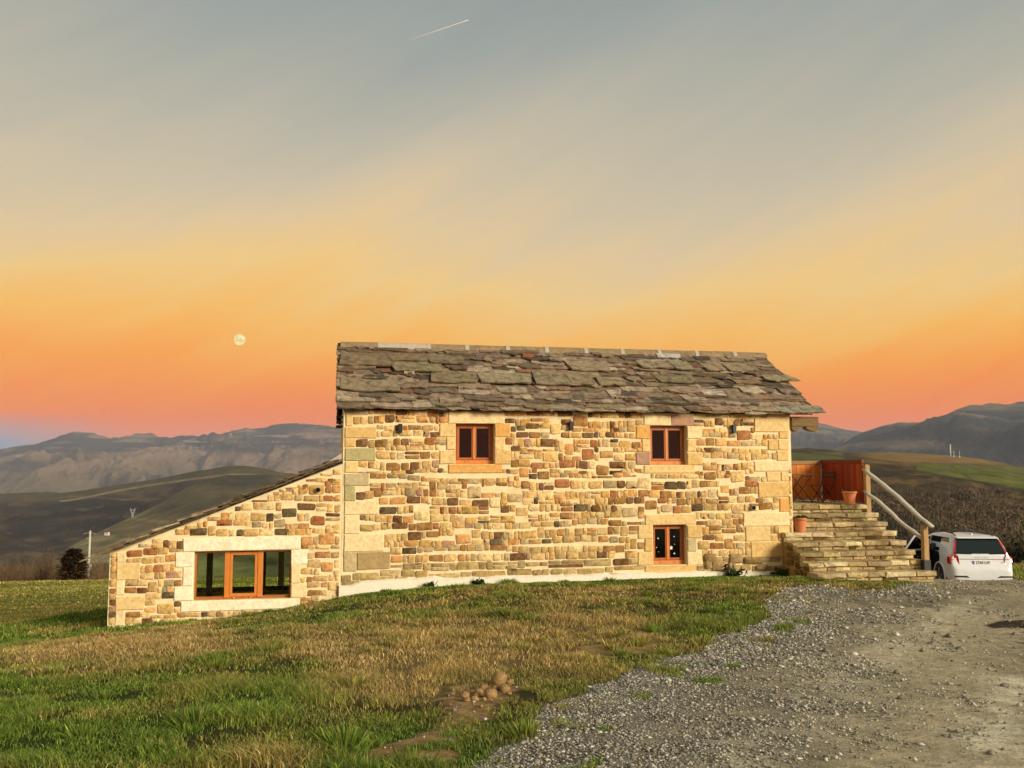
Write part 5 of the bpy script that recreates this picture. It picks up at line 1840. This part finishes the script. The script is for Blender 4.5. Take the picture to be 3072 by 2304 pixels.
# tailgate outline, crease and lettering
MB().prism([(-.70, .082, .62), (.70, .082, .62), (.76, .084, .70), (.745, .090, .80), (.70, .098, .98), (.73, .11, 1.13), (-.73, .11, 1.13), (-.70, .098, .98), (-.745, .090, .80), (-.76, .084, .70)], (0, .05, 0)).build('tailgate', M['car_paint'], car, bevel=.012)
MB().box(-.72, .72, .074, .083, 1.012, 1.022).build('tailgate_crease', M['alloy'], car)
MB().box(-.80, .80, .045, .08, .605, .616).build('bumper_seam', M['car_plastic'], car)


def text(body_, name, size, loc, mat, parent, sp=1.0, sx=1.0):
    c = bpy.data.curves.new(name, 'FONT')
    c.body = body_
    c.size = size
    c.align_x = 'CENTER'
    c.align_y = 'CENTER'
    c.extrude = .002
    c.space_character = sp
    o_ = bpy.data.objects.new('t', c)
    COL.objects.link(o_)
    bpy.context.view_layer.update()
    me_ = bpy.data.meshes.new_from_object(o_.evaluated_get(bpy.context.evaluated_depsgraph_get()))
    bpy.data.objects.remove(o_)
    me_.name = name
    me_.materials.clear()
    me_.materials.append(mat)
    q = bpy.data.objects.new(name, me_)
    COL.objects.link(q)
    q.parent = parent
    q.location = loc
    q.rotation_euler = (math.pi / 2, 0, 0)
    q.scale = (sx, 1, 1)
    return q


text('VOLVO', 'lettering', .062, (-.0, .076, 1.075), M['chrome'], car, 2.6)
text('B5', 'trim_badge', .04, (.63, .074, .915), M['ink'], car, 1.0)
npl = MB().box(-.29, .29, .064, .081, .845, .970).build('number_plate', M['plate'], car, bevel=.004)
MB().box(-.285, -.24, .0615, .0635, .85, .965).build('plate_band', M['plate_blue'], npl)
text('2768 LSP', 'plate_number', .118, (.024, .0605, .907), M['ink'], npl, 1.0, 1.0)
# lamps: block on the corner, blade climbing the window pillar
for sg, nm in ((-1, 'tail_light'), (1, 'tail_light')):
    a = MB()
    blkp = [(.615, .78), (.80, .80), (.975, .845), (.985, .95), (.978, 1.07), (.90, 1.135), (.83, 1.24), (.755, 1.45), (.70, 1.62), (.665, 1.62), (.69, 1.5), (.76, 1.26), (.78, 1.15), (.735, 1.08), (.71, .96), (.70, .86)]
    ys = lambda x, z: (.068 + max(0, abs(x) - .86) * .55 if z < 1.13 else .125 + (z - 1.16) * (.27 / .46) - .02 + max(0, abs(x) - .75) * .3)
    vs = [(sg * x, ys(x, z), z) for x, z in blkp] + [(sg * x * (.995 if z < 1.15 else 1.0), ys(x, z) + (.22 if x > .8 and z < 1.15 else .09), z) for x, z in blkp]
    n = len(blkp)
    a.add(vs, [tuple(range(n)), tuple(reversed(range(n, 2 * n)))] + [(i, (i + 1) % n, n + (i + 1) % n, n + i) for i in range(n)])
    tl = a.build(nm, M['red_lens'], car)
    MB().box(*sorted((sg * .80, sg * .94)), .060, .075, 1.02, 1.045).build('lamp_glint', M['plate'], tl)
    # reflector slot and lower bumper mouldings
    MB().prism([(sg * .44, -.040, .445), (sg * .90, -.005, .445), (sg * .89, -.008, .495), (sg * .52, -.038, .495)], (0, .03, 0)).build('bumper_slot', M['car_plastic'], car)
MB().box(-.62, .62, -.022, .02, .335, .35).build('bumper_line', M['car_plastic'], car)
MB().box(-.70, .70, .02, .3, .235, .30).build('diffuser', M['car_plastic'], car)
# side glass: left rear quarter, dark panels for the shaded rear door opening, front door glass; right side
side = lambda z: .905 - (z - 1.09) * (.15 / .53) + .006


def side_panel(poly, sg, name, mat, th=.012, off=0.0, parent=None):
    """poly in (y, z) on the cabin flank"""
    vs = [(sg * (side(z) + off), y_, z) for y_, z in poly]
    ins = [(sg * (side(z) + off - th), y_, z) for y_, z in poly]
    n = len(poly)
    return MB().add(vs + ins, [tuple(range(n)), tuple(reversed(range(n, 2 * n)))] + [(i, (i + 1) % n, n + (i + 1) % n, n + i) for i in range(n)]).build(name, mat, parent or car)


QW = [(.46, 1.19), (1.16, 1.18), (1.20, 1.61), (.74, 1.615), (.60, 1.54)]
for sg in (-1, 1):
    side_panel(QW, sg, 'quarter_window', M['rear_glass'], .01, .004)
    side_panel([(.42, 1.16), (1.2, 1.15), (1.24, 1.64), (.71, 1.645), (.56, 1.56)], sg, 'window_trim', M['car_plastic'], .02, -.004)
    side_panel([(2.12, 1.17), (3.05, 1.15), (2.5, 1.58), (2.12, 1.62)], sg, 'front_window', M['car_plastic'], .02, .002)
side_panel([(1.24, 1.16), (2.06, 1.15), (2.06, 1.63), (1.24, 1.64)], 1, 'rear_door_window', M['car_plastic'], .02, .002)
# opening of the left rear door: flat dark panels painted for the shade inside
MB().prism([(-.972, 1.02, .98), (-.972, 1.10, .62), (-.972, 1.30, .40), (-.972, 2.06, .36), (-.972, 2.06, 1.16), (-.972, 1.14, 1.16)], (.03, 0, 0)).build('door_opening_shade', M['dark'], car)
side_panel([(1.20, 1.17), (2.06, 1.16), (2.06, 1.63), (1.24, 1.64)], -1, 'door_window_shade', M['dark'], .02, .008)
MB().lathe([(.10, 0), (.13, .06), (.12, .22), (.05, .26)], 10, (-.90, 1.66, 1.13)).build('head_restraint', M['car_plastic'], car, smooth=True)
# the open door, hinged at its front edge
door = empty('rear_door', (0, 0, 0))
door.parent = car
door.location = (-.955, 2.08, 0)
door.rotation_euler = (0, 0, R(-62))
dp = [(0, .36), (-.80, .40), (-1.0, .62), (-1.06, 1.0), (-1.02, 1.16), (0, 1.16)]
MB().prism([(-.03, y_, z_) for y_, z_ in dp], (.05, 0, 0)).build('door_skin', M['car_paint'], door, bevel=.01)
MB().prism([(.021, y_ * .94 - .02, .42 + (z_ - .42) * .95) for y_, z_ in dp], (.05, 0, 0)).build('door_card', M['car_plastic'], door)
fr = MB()
for (a, b) in (((0, 1.16), (.10, 1.60)), ((.10, 1.60), (-.70, 1.63)), ((-.70, 1.63), (-1.02, 1.16))):
    fr.tube([(0 + (a[1] - 1.16) * .28, a[0], a[1]), (0 + (b[1] - 1.16) * .28, b[0], b[1])], .03, 6)
fr.build('window_frame', M['car_paint'], door)
MB().add([(0, -.03, 1.16), (0, -.99, 1.16), (.13, -.70, 1.60), (.125, .06, 1.58)], [(0, 1, 2, 3)]).build('door_glass', M['glass_car'], door)
MB().tube([(.08, -.3, .9), (.1, -.6, .92)], .02, 6).build('door_pull', M['alloy'], door)
# wheels
for x_, y_ in ((-.83, 1.02), (.83, 1.02), (-.83, 4.0), (.83, 4.0)):
    sg = -1 if x_ < 0 else 1
    MB().lathe([(.425, sg * .948), (.425, sg * .974)], 28, (0, y_, .372), 'x').build('wheel_arch', M['car_plastic'], car)
    arc = []
    for k in range(13):
        t = R(-12 + 204 * k / 12)
        arc.append((sg * .970, y_ + .445 * math.cos(t), .372 + .445 * math.sin(t)))
    MB().tube(arc, .028, 6).build('arch_trim', M['car_paint'], car, smooth=True)
    wh = MB().lathe([(.27, sg * .78), (.365, sg * .80), (.375, sg * .84), (.375, sg * .965), (.36, sg * .985), (.28, sg * .988), (.27, sg * .95)], 32, (0, y_, .372), 'x').build('wheel', M['rubber'], car, smooth=True)
    rm = MB()
    for k in range(5):
        t = 2 * math.pi * k / 5 + .3
        for d_ in (-.12, .12):
            rm.tube([(sg * .975, y_ + .05 * math.cos(t), .372 + .05 * math.sin(t)), (sg * .985, y_ + .27 * math.cos(t + d_), .372 + .27 * math.sin(t + d_))], .02, 5)
    rm.build('rim', M['alloy'], wh)
# roof rails and fin
for sg in (-1, 1):
    MB().tube([(sg * .60, .55, 1.735), (sg * .61, .72, 1.785), (sg * .62, 1.3, 1.80), (sg * .61, 2.0, 1.79), (sg * .59, 2.25, 1.72)], .018, 6).build('roof_rail', M['car_plastic'], car, smooth=True)
for y_ in (.95, 1.75):
    MB().tube([(-.60, y_, 1.80), (-.3, y_, 1.85), (.3, y_, 1.85), (.60, y_, 1.80)], .022, 6).build('cross_bar', M['car_plastic'], car, smooth=True)
MB().hexa([(-.03, .72, 1.74), (.03, .72, 1.74), (.03, .92, 1.745), (-.03, .92, 1.745)], [(-.012, .73, 1.81), (.012, .73, 1.81), (.012, .84, 1.78), (-.012, .84, 1.78)]).build('aerial_fin', M['car_paint'], car, bevel=.008)
for sg in (-1, 1):
    MB().lathe([(.03, -.05), (.10, -.03), (.10, .05), (.04, .07)], 10, (sg * 1.04, 3.0, 1.18), 'y').build('door_mirror', M['car_paint'], car, smooth=True)
# ------------------------------------------------------------------ grass: every blade is two segments of real mesh
def scatter(n, x0, x1, y0, y1, dens, rng):
    x = rng.uniform(x0, x1, n)
    y = rng.uniform(y0, y1, n)
    px, py = project(np.stack([x, y, np.zeros(n) + .3], -1))
    ok = (px > -500) & (px < 3550) & (py < 2900)
    x, y = x[ok], y[ok]
    return x, y


def blades(x, y, hgt, wid, col, rng, bend=.5):
    n = len(x)
    z = gz(x, y)
    a = rng.uniform(0, 2 * np.pi, n)
    b = a + rng.normal(np.pi / 2, .5, n)
    ln = rng.uniform(.15, 1.0, n) * bend * hgt
    dx, dy = np.cos(b) * ln, np.sin(b) * ln
    wx, wy = np.cos(a) * wid / 2, np.sin(a) * wid / 2
    P = np.empty((n, 5, 3), np.float32)
    P[:, 0] = np.stack([x - wx, y - wy, z - .015], -1)
    P[:, 1] = np.stack([x + wx, y + wy, z - .015], -1)
    P[:, 2] = np.stack([x + wx * .8 + dx * .35, y + wy * .8 + dy * .35, z + hgt * .6], -1)
    P[:, 3] = np.stack([x - wx * .8 + dx * .35, y - wy * .8 + dy * .35, z + hgt * .6], -1)
    P[:, 4] = np.stack([x + dx, y + dy, z + hgt * rng.uniform(.85, 1.05, n)], -1)
    base = (np.arange(n) * 5)[:, None]
    q = base + np.array([0, 1, 2, 3])
    t = base + np.array([3, 2, 4])
    tint = np.repeat(col, 5, 0)
    return P.reshape(-1, 3), q, t, tint


def tuft_field(x, y):
    """clumpiness of the sward 0..1"""
    return sstep(.50, .74, fbm(x * 1.5, y * 1.5, 101, 3))


def grass_pass(n, x0, x1, y0, y1, wid, hmin, hmax, rng, sparse=0.0, bend=.55):
    x, y = scatter(n, x0, x1, y0, y1, 1, rng)
    g, p, b, h = zones(x, y)
    de = poly_dist(x, y, EDGE_LINE)
    keep = ~h & ~((np.abs(x - HEAP_C[0]) < .45) & (y > HEAP_C[1] - .6) & (y < HEAP_C[1] + .25) & (fbm(x * 4, y * 4, 171, 2) < .62))
    fringe = g & (de < .75) & (fbm(x * 2.6, y * 2.6, 131, 3) > .64)
    keep &= (~g) | fringe
    keep &= ~(p & (fbm(x * 3.0, y * 3.0, 133, 3) < .60))
    keep &= ~(b & (fbm(x * 2.4, y * 2.4, 134, 3) < .70))
    x, y = x[keep], y[keep]
    d = dryness(x, y)
    tf = tuft_field(x, y)
    gap = fbm(x * 3.1, y * 3.1, 140, 3)
    kp = rng.uniform(0, 1, len(x)) < np.clip(.45 + tf * .9 + (gap - .42) * 2.2, .05, 1)
    x, y, d, tf = x[kp], y[kp], d[kp], tf[kp]
    hg = (hmin + (hmax - hmin) * (.12 + .75 * tf + .25 * d)) * rng.uniform(.5, 1.2, len(x))
    near_wall = 1 - sstep(.0, 1.6, poly_dist(x, y, LUSH_LINE))
    hg = hg * (1 - .45 * near_wall)
    col = grass_col(d, rng, False)
    col = col * (np.exp(rng.normal(0, .36, len(x))) * (.88 + .5 * fbm(x * 2.2, y * 2.2, 160, 3)))[:, None]
    w_ = wid * rng.uniform(.6, 1.35, len(x)) * (1 - .3 * d)
    return blades(x, y, hg, w_, col, rng, bend)


def tussocks(n, rng):
    x, y = rng.uniform(-11, 9, n * 6), rng.uniform(5, 20, n * 6)
    g, p, b, h = zones(x, y)
    de = poly_dist(x, y, EDGE_LINE)
    px, py = project(np.stack([x, y, gz(x, y)], -1))
    pr = np.where(de < 1.2, .9, .28) * np.where(g, 0, 1) * (px > -100) * (py < 2500)
    pr = pr * ~p * (np.hypot(x - HEAP_C[0], (y - HEAP_C[1] + .5)) > 1.3)
    k = (rng.uniform(0, 1, len(x)) < pr) & ~h
    x, y = x[k][:n], y[k][:n]
    m = 110
    r = rng.uniform(.05, .10, len(x))
    xx = np.repeat(x, m) + np.repeat(r, m) * rng.normal(0, .55, len(x) * m)
    yy = np.repeat(y, m) + np.repeat(r, m) * rng.normal(0, .55, len(x) * m)
    d = np.repeat(np.clip(dryness(x, y) * .7 + rng.normal(0, .1, len(x)), 0, 1), m)
    hg = np.repeat(r, m) * rng.uniform(.6, 1.5, len(xx))
    V, q, t, c = blades(xx, yy, hg, .006 + .0006 * yy, grass_col(d, rng, False) * np.exp(rng.normal(0, .25, len(xx)))[:, None], rng, .2)
    V = V.reshape(-1, 5, 3)
    ox, oy = xx - np.repeat(x, m), yy - np.repeat(y, m)
    V[:, 2:4, 0] += (ox * .7)[:, None]; V[:, 2:4, 1] += (oy * .7)[:, None]
    V[:, 4, 0] += ox * 1.1; V[:, 4, 1] += oy * 1.1
    return V.reshape(-1, 3), q, t, c


def build_grass():
    rng = np.random.default_rng(5)
    parts = [grass_pass(250000, -6.5, 4.2, 4.6, 9.5, .0062, .02, .10, rng, bend=1.9),
             grass_pass(190000, -11, 7.5, 9.5, 14.5, .010, .02, .095, rng, bend=1.7),
             grass_pass(160000, -15, 12, 14.5, 21.2, .016, .02, .08, rng, bend=1.4),
             grass_pass(26000, -16, -6, 17.5, 24.5, .022, .05, .15, rng),
             grass_pass(60000, -30, -5, 21.5, 40, .034, .03, .09, rng),
             grass_pass(60000, -44, -6, 38, 72, .075, .04, .11, rng),
             tussocks(170, rng),
             grass_pass(9000, 18.6, 25, 27, 42, .05, .06, .25, rng)]
    off, V_, Q_, T_, C_ = 0, [], [], [], []
    for v, q, t, c in parts:
        V_.append(v); Q_.append(q + off); T_.append(t + off); C_.append(c)
        off += len(v)
    o = big_mesh('grass', np.concatenate(V_), [np.concatenate(Q_), np.concatenate(T_)], M['grass'], np.concatenate(C_))
    tag(o, 'rough meadow grass, green and straw coloured, in front of the farmhouse', 'grass', kind='stuff')


build_grass()


# ------------------------------------------------------------------ gravel: crushed stones of eight to fourteen faces
def build_gravel():
    rng = np.random.default_rng(9)
    OCT = np.array([(1, 0, 0), (0, 1, 0), (-1, 0, 0), (0, -1, 0), (0, 0, 1), (0, 0, -1)], float)
    FA = np.array([(0, 1, 4), (1, 2, 4), (2, 3, 4), (3, 0, 4), (1, 0, 5), (2, 1, 5), (3, 2, 5), (0, 3, 5)])
    pal = np.array([lin(158, 151, 135), lin(136, 130, 116), lin(182, 174, 156), lin(112, 107, 96), lin(206, 198, 178), lin(152, 138, 114), lin(126, 122, 113)])
    V_, F_, C_ = [], [], []
    off = 0

    def put(x, y, r, jit, lift=.25):
        nonlocal off
        n = len(x)
        z = gz(x, y)
        P = OCT[None] * (1 + rng.uniform(-.32, .32, (n, 6, 1))) + rng.normal(0, jit, (n, 6, 3))
        P = P * np.stack([r, r * rng.uniform(.6, 1, n), r * rng.uniform(.35, .7, n)], -1)[:, None, :]
        a = rng.uniform(0, 2 * np.pi, n)
        c, s = np.cos(a)[:, None], np.sin(a)[:, None]
        X = P[..., 0] * c - P[..., 1] * s + x[:, None]
        Y = P[..., 0] * s + P[..., 1] * c + y[:, None]
        Z = P[..., 2] + z[:, None] + (r * lift)[:, None]
        V_.append(np.stack([X, Y, Z], -1).reshape(-1, 3))
        F_.append((FA[None] + (np.arange(n) * 6)[:, None, None] + off).reshape(-1, 3))
        col = pal[rng.integers(0, len(pal), n)] * rng.uniform(.8, 1.2, n)[:, None]
        C_.append(np.repeat(col, 6, 0))
        off += n * 6

    for n, x0, x1, y0, y1, rm in ((120000, -2.2, 6.5, 4.6, 9.5, .0095), (80000, -.5, 9.5, 9.5, 15, .0135), (45000, 2.5, 14, 15, 22.4, .017)):
        x = rng.uniform(x0, x1, n); y = rng.uniform(y0, y1, n)
        g, p, b, h = zones(x, y)
        de = poly_dist(x, y, EDGE_LINE)
        dense = 1 - sstep(.5, 2.0, de + (fbm(x * .8, y * .8, 61, 4) - .5) * 2.6)
        dense = dense * (1 - sstep(8.3, 9.8, x) * (y > 17.5) * .92)
        patch = sstep(.60, .74, fbm(x * 1.3, y * .9, 151, 4)) * .22
        prob = np.clip(dense + patch + .03, 0, 1) * np.where(g, 1, 0)
        prob = np.where(p & ~g, .035, prob)
        prob = np.where((x > 10.2) & (y > 21.6), .01, prob)
        k = (rng.uniform(0, 1, n) < prob) & ~h
        x, y = x[k], y[k]
        r = rm * np.exp(rng.normal(0, .38, len(x)))
        put(x, y, np.clip(r, .005, .045), .16)
    # a few fist-sized stones
    x = rng.uniform(-.5, 9, 900); y = rng.uniform(5.2, 21, 900)
    g, p, b, h = zones(x, y)
    k = (g | p) & ~h & (rng.uniform(0, 1, 900) < .35)
    put(x[k], y[k], rng.uniform(.03, .06, k.sum()), .14, .2)
    o = big_mesh('gravel', np.concatenate(V_), [np.concatenate(F_)], M['gravel'], np.concatenate(C_))
    tag(o, 'grey crushed stone strewn over the drive', 'gravel', kind='stuff')


build_gravel()


# ------------------------------------------------------------------ bare shrubs, conifer, hillside woods
def twig_bush(rng, n, w_, h_, col0, col1, thick):
    """upright fan of thin bare stems as slim three-sided ribbons; returns arrays"""
    V_, F_, C_ = [], [], []
    off = 0
    for i in range(n):
        b = np.array([rng.normal(0, w_ * .22), rng.normal(0, w_ * .22), 0])
        lean = np.array([rng.normal(0, .30), rng.normal(0, .30), 1.0])
        hh = h_ * rng.uniform(.55, 1.05)
        p = b.copy()
        pts = [p]
        for k in range(3):
            lean = lean + np.array([rng.normal(0, .16), rng.normal(0, .16), 0])
            p = p + lean / np.linalg.norm(lean) * hh / 3
            pts.append(p)
        col = np.array(col0) + (np.array(col1) - np.array(col0)) * rng.uniform()
        segs = [(pts, thick)]
        for k in (1, 2, 3):
            for _ in range(2):
                q = pts[k] if k < 3 else pts[2] + (pts[3] - pts[2]) * .5
                dv = np.array([rng.normal(0, .6), rng.normal(0, .6), rng.uniform(.4, 1.0)])
                segs.append(([q, q + dv / np.linalg.norm(dv) * hh * rng.uniform(.14, .32)], thick * .6))
        for ps, th in segs:
            m = len(ps)
            for k, q in enumerate(ps):
                r = th * (1 - .75 * k / (m - 1))
                for t in range(3):
                    a = t * 2.094
                    V_.append(q + np.array([math.cos(a) * r, math.sin(a) * r, 0]))
                    C_.append(col)
            for k in range(m - 1):
                for t in range(3):
                    t2 = (t + 1) % 3
                    F_.append((off + k * 3 + t, off + k * 3 + t2, off + k * 3 + 3 + t2, off + k * 3 + 3 + t))
            off += m * 3
    return np.array(V_), np.array(F_), np.array(C_)


rngb = np.random.default_rng(31)
BUSH_PX = [(25, 80, .62), (75, 84, .55), (120, 78, .85), (152, 82, .95), (190, 88, .7), (215, 76, .55), (296, 80, .8), (325, 84, .75), (350, 86, .7), (-30, 84, .6), (5, 90, .8), (98, 92, .75), (168, 92, 1.05), (250, 92, .8)]
BL = ['bare shrub at the far left beyond the field, low and brown', 'bare shrub second from the left beyond the field', 'tall bare shrub with pale stems left of the conifer', 'tallest bare shrub, left of the dark conifer', 'bare shrub just left of the conifer', 'low bare shrub in front of the conifer',
      'bare shrub just right of the concrete pole', 'brown bare shrub between the pole and the lean-to', 'bare shrub touching the lean-to corner in the view', 'bare shrub cut by the left picture edge', 'brown thicket shrub at the left picture edge', 'bare shrub in the middle of the thicket', 'leggy bare shrub behind the thicket left of the conifer', 'bare shrub behind the conifer and the concrete pole']
for i, (px_, D_, k_) in enumerate(BUSH_PX):
    g0 = unproj(px_, 1745, D_)
    zz = float(gz(g0[0], g0[1])[0])
    top = unproj(px_, 1735 - 88 * k_, D_)[2]
    h_ = top - zz
    v, f, c = twig_bush(rngb, 70, 2.3, h_, lin(74, 54, 36), lin(140, 112, 78), .024)
    o = big_mesh('bare_shrub', v, [f], M['twig'], c)
    o.location = (g0[0], g0[1], zz)
    tag(o, BL[i], 'shrub', 'bare shrubs beyond the field')


def conifer(px_, D_, ytop, label, wpx):
    g0 = unproj(px_, 1745, D_)
    zz = float(gz(g0[0], g0[1])[0])
    H = unproj(px_, ytop, D_)[2] - zz
    Rm = wpx / F_PX * D_ / 2
    e_ = empty('conifer', (g0[0], g0[1], zz), 0, label, 'tree')
    MB().tube([(0, 0, 0), (.05, 0, H * .5), (0, 0, H * .92)], [.16, .10, .03], 8).build('trunk', M['beam'], e_)
    rg = np.random.default_rng(77)
    V_, C_ = [], []
    z_vis = H * .25
    for i in range(2600):
        t = rg.uniform(0, 1) ** .8
        z = z_vis * .4 + (H - z_vis * .4) * t
        prof = Rm * (1 - t) ** .38 * (0.84 + .34 * math.sin(i * .37) * math.sin(t * 23)) * (1 if t > .1 else .8)
        a = rg.uniform(0, 6.283)
        r = prof * rg.uniform(.35, 1.05)
        p = np.array([r * math.cos(a), r * math.sin(a), z])
        out = np.array([math.cos(a + rg.normal(0, .5)), math.sin(a + rg.normal(0, .5)), rg.uniform(-.5, .5)])
        s_ = rg.uniform(.16, .42)
        sid = np.array([-out[1], out[0], rg.uniform(-.4, .4)]) * .34
        V_ += [p - sid * s_, p + sid * s_, p + out * s_ + sid * s_ * .3, p + out * s_ * 1.15]
        c = np.array(lin(58, 44, 28)) * rg.uniform(.5, 1.5)
        if rg.uniform() < .35: c = np.array(lin(46, 46, 26)) * rg.uniform(.5, 1.4)
        if rg.uniform() < .14: c = np.array(lin(128, 78, 40))
        C_ += [c] * 4
    n = 2600
    q = (np.arange(n) * 4)[:, None] + np.array([0, 1, 2, 3])
    o = big_mesh('crown', np.array(V_), [q], M['twig'], np.array(C_), parent=e_)


conifer(218, 74, 1648, 'dark russet conifer beyond the field left of the concrete pole', 92)


def tree_mass(name, label, pts, hfun, rng, cols, wr=.42, leaf=10, tall=1.0):
    """many small bare trees seen far off: trunk sliver plus a loose cloud of twig facets"""
    V_, C_, Q_ = [], [], []
    off = 0
    for (x, y, z) in pts:
        h = hfun(x, y) * rng.uniform(.6, 1.25)
        r = h * wr * rng.uniform(.8, 1.2)
        pick = int(np.clip(fbm(np.array([x * .02]), np.array([y * .02]), 61, 3)[0] * 1.6 - .3 + rng.normal(0, .16), 0, .999) * len(cols))
        c0 = np.array(cols[pick]) * rng.uniform(.7, 1.3)
        V_ += [(x - h * .02, y, z - 1), (x + h * .02, y, z - 1), (x + h * .012, y, z + h * .8), (x - h * .012, y, z + h * .8)]
        C_ += [np.array(lin(120, 104, 80)) * rng.uniform(.6, 1.1)] * 4
        k = leaf
        d = rng.normal(0, 1, (k, 3)); d /= np.linalg.norm(d, axis=1)[:, None]
        ctr = np.array([x, y, z + h * .6]) + d * np.array([r, r, h * .42]) * rng.uniform(.3, 1, (k, 1))
        u_ = rng.normal(0, 1, (k, 3)); v_ = rng.normal(0, 1, (k, 3)); v_[:, 2] += .8
        u_ *= (h * .028); v_ *= (h * .085)
        for j in range(k):
            V_ += [ctr[j] - u_[j], ctr[j] + u_[j] * .4 - v_[j] * .3, ctr[j] + u_[j], ctr[j] + v_[j]]
            C_ += [c0 * rng.uniform(.75, 1.3)] * 4
    n = len(V_) // 4
    q = (np.arange(n) * 4)[:, None] + np.array([0, 1, 2, 3])
    o = big_mesh(name, np.array(V_), [q], M['twig'], np.array(C_))
    return tag(o, label, 'trees', kind='stuff')


def hill_points(oname, n, cond, rng, idx=None):
    """points on a land mesh whose place in the valley satisfies cond(px, py)"""
    ob = oname
    co = np.empty(len(ob.data.vertices) * 3, np.float32)
    ob.data.vertices.foreach_get('co', co)
    co = co.reshape(-1, 3)
    fv = np.empty(len(ob.data.polygons) * 4, np.int32)
    ob.data.polygons.foreach_get('vertices', fv)
    fv = fv.reshape(-1, 4)
    ctr = co[fv].mean(1)
    px, py = project(ctr)
    p = cond(px, py, ctr)
    p = p / p.sum()
    i = rng.choice(len(ctr), n, p=p)
    a, b = rng.uniform(0, 1, (n, 1)), rng.uniform(0, 1, (n, 1))
    Q = co[fv[i]]
    return (Q[:, 0] * (1 - a) + Q[:, 1] * a) * (1 - b) + (Q[:, 3] * (1 - a) + Q[:, 2] * a) * b


hills = sorted([o for o in bpy.data.objects if o.name.startswith('hill')], key=lambda o: o.name)
hill_w, spur_o, hill_e = hills
rngt = np.random.default_rng(3)


def c_woods(px, py, c):
    clear = 1 - np.exp(-(((px - 2790) / 120) ** 2 + ((py - 1572) / 20) ** 2)) * .97
    d = c[:, 1]
    return ((px > 2400) & (px < 3250) & (py > 1490) & (py < 1760)) * sstep(1490, 1540, py + (fbm(px * .012, py * .03, 8, 4) - .5) * 190) * clear * np.clip(d / 400, .2, 2) ** 1.2


def c_scrub(px, py, c):
    m1 = (px > 2745) & (py > 1391) & (py < 1412 + (px - 2745) * .17)
    return ((px > 2400) & (px < 3250) & (py > 1400) & (py < 1540)) * np.where(m1, .015, 1) * sstep(.5, .68, fbm(c[:, 0] / 60, c[:, 1] / 60, 45, 4))


BROWN = [lin(54, 52, 36), lin(68, 62, 44), lin(84, 72, 52), lin(102, 84, 62), lin(122, 104, 80), lin(74, 74, 48)]
tree_mass('woodland', 'brown leafless woods filling the valley beyond the car', hill_points(hill_e, 3000, c_woods, rngt), lambda x, y: 6.0, rngt, BROWN, leaf=26)
tree_mass('scrub', 'low brown scrub on the hillside right of the house', hill_points(hill_e, 1100, c_scrub, rngt), lambda x, y: 3.6, rngt, BROWN[:4], .6, 6)
tree_mass('scrub', 'dark heath scrub on the hill left of the lean-to', hill_points(hill_w, 900, lambda px, py, c: ((px > -200) & (px < 900) & (py > 1500)) * sstep(.45, .65, fbm(c[:, 0] / 200, c[:, 1] / 200, 46, 4)), rngt), lambda x, y: 8.0, rngt, [lin(60, 54, 38), lin(70, 62, 42)], .7, 5)

# brush along the right-hand edge just past the car
BR = [(3045, 46, 1650, 'bare brush with dark stems right of the white car'), (3080, 44, 1600, 'taller bare brush at the right picture edge'), (3010, 52, 1680, 'low dark brush behind the right corner of the car'), (3120, 48, 1560, 'bare brush beyond the right picture edge')]
for px_, D_, ytop, lab in BR:
    g0 = unproj(px_, 1720, D_)
    zz = float(gz(g0[0], g0[1])[0])
    h_ = unproj(px_, ytop, D_)[2] - zz
    v, f, c = twig_bush(rngb, 90, 1.9, h_, lin(50, 42, 30), lin(104, 90, 66), .018)
    e_ = empty('roadside_brush', (g0[0], g0[1], zz), 0, lab, 'shrub', 'brush by the car')
    big_mesh('stems', v, [f], M['twig'], c, parent=e_)
    k = 900
    P = np.stack([rngb.normal(0, .75, k), rngb.normal(0, .6, k), np.abs(rngb.normal(0, .45, k)) * h_ * .7 + .1], -1)
    u_ = rngb.normal(0, .06, (k, 3)); v_ = rngb.normal(0, .07, (k, 3))
    Vv = np.stack([P - u_, P - v_, P + u_, P + v_], 1).reshape(-1, 3)
    cc = np.repeat(np.array([lin(44, 50, 24), lin(62, 66, 30), lin(36, 38, 22)])[rngb.integers(0, 3, k)], 4, 0)
    o = big_mesh('leaves', Vv, [(np.arange(k) * 4)[:, None] + np.array([0, 1, 2, 3])], M['leaf'], cc, parent=e_)
    o['kind'] = 'stuff'

# weeds at the foot of the wall
for s_, lab in ((1.9, 'small dark green weed at the foot of the wall below the left window'), (3.0, 'weed tuft growing against the foot of the wall in the middle'), (9.0, 'dark green weed among the rough footing stones'), (10.25, 'bushy weed between the wall corner and the steps')):
    p = loc2w(s_, -.22)
    z0 = float(gz(p[0], p[1])[0])
    k = 120 if s_ > 8.5 else 60
    sz = .17 if s_ > 8.5 else .10
    P = np.stack([rngb.normal(0, sz * .7, k), rngb.normal(0, sz * .3, k), np.abs(rngb.normal(0, sz * .5, k))], -1)
    u_ = rngb.normal(0, .025, (k, 3)); v_ = rngb.normal(0, .035, (k, 3)); v_[:, 2] += .03
    Vv = np.stack([P - u_, P - v_ * .5, P + u_, P + v_], 1).reshape(-1, 3)
    cc = np.repeat(np.array([lin(40, 58, 22), lin(60, 78, 30), lin(48, 60, 26)])[rngb.integers(0, 3, k)], 4, 0)
    e_ = empty('weed', (p[0], p[1], z0), 0, lab, 'weed', 'weeds along the wall')
    o = big_mesh('leaves', Vv, [(np.arange(k) * 4)[:, None] + np.array([0, 1, 2, 3])], M['leaf'], cc, parent=e_)
    o['kind'] = 'stuff'
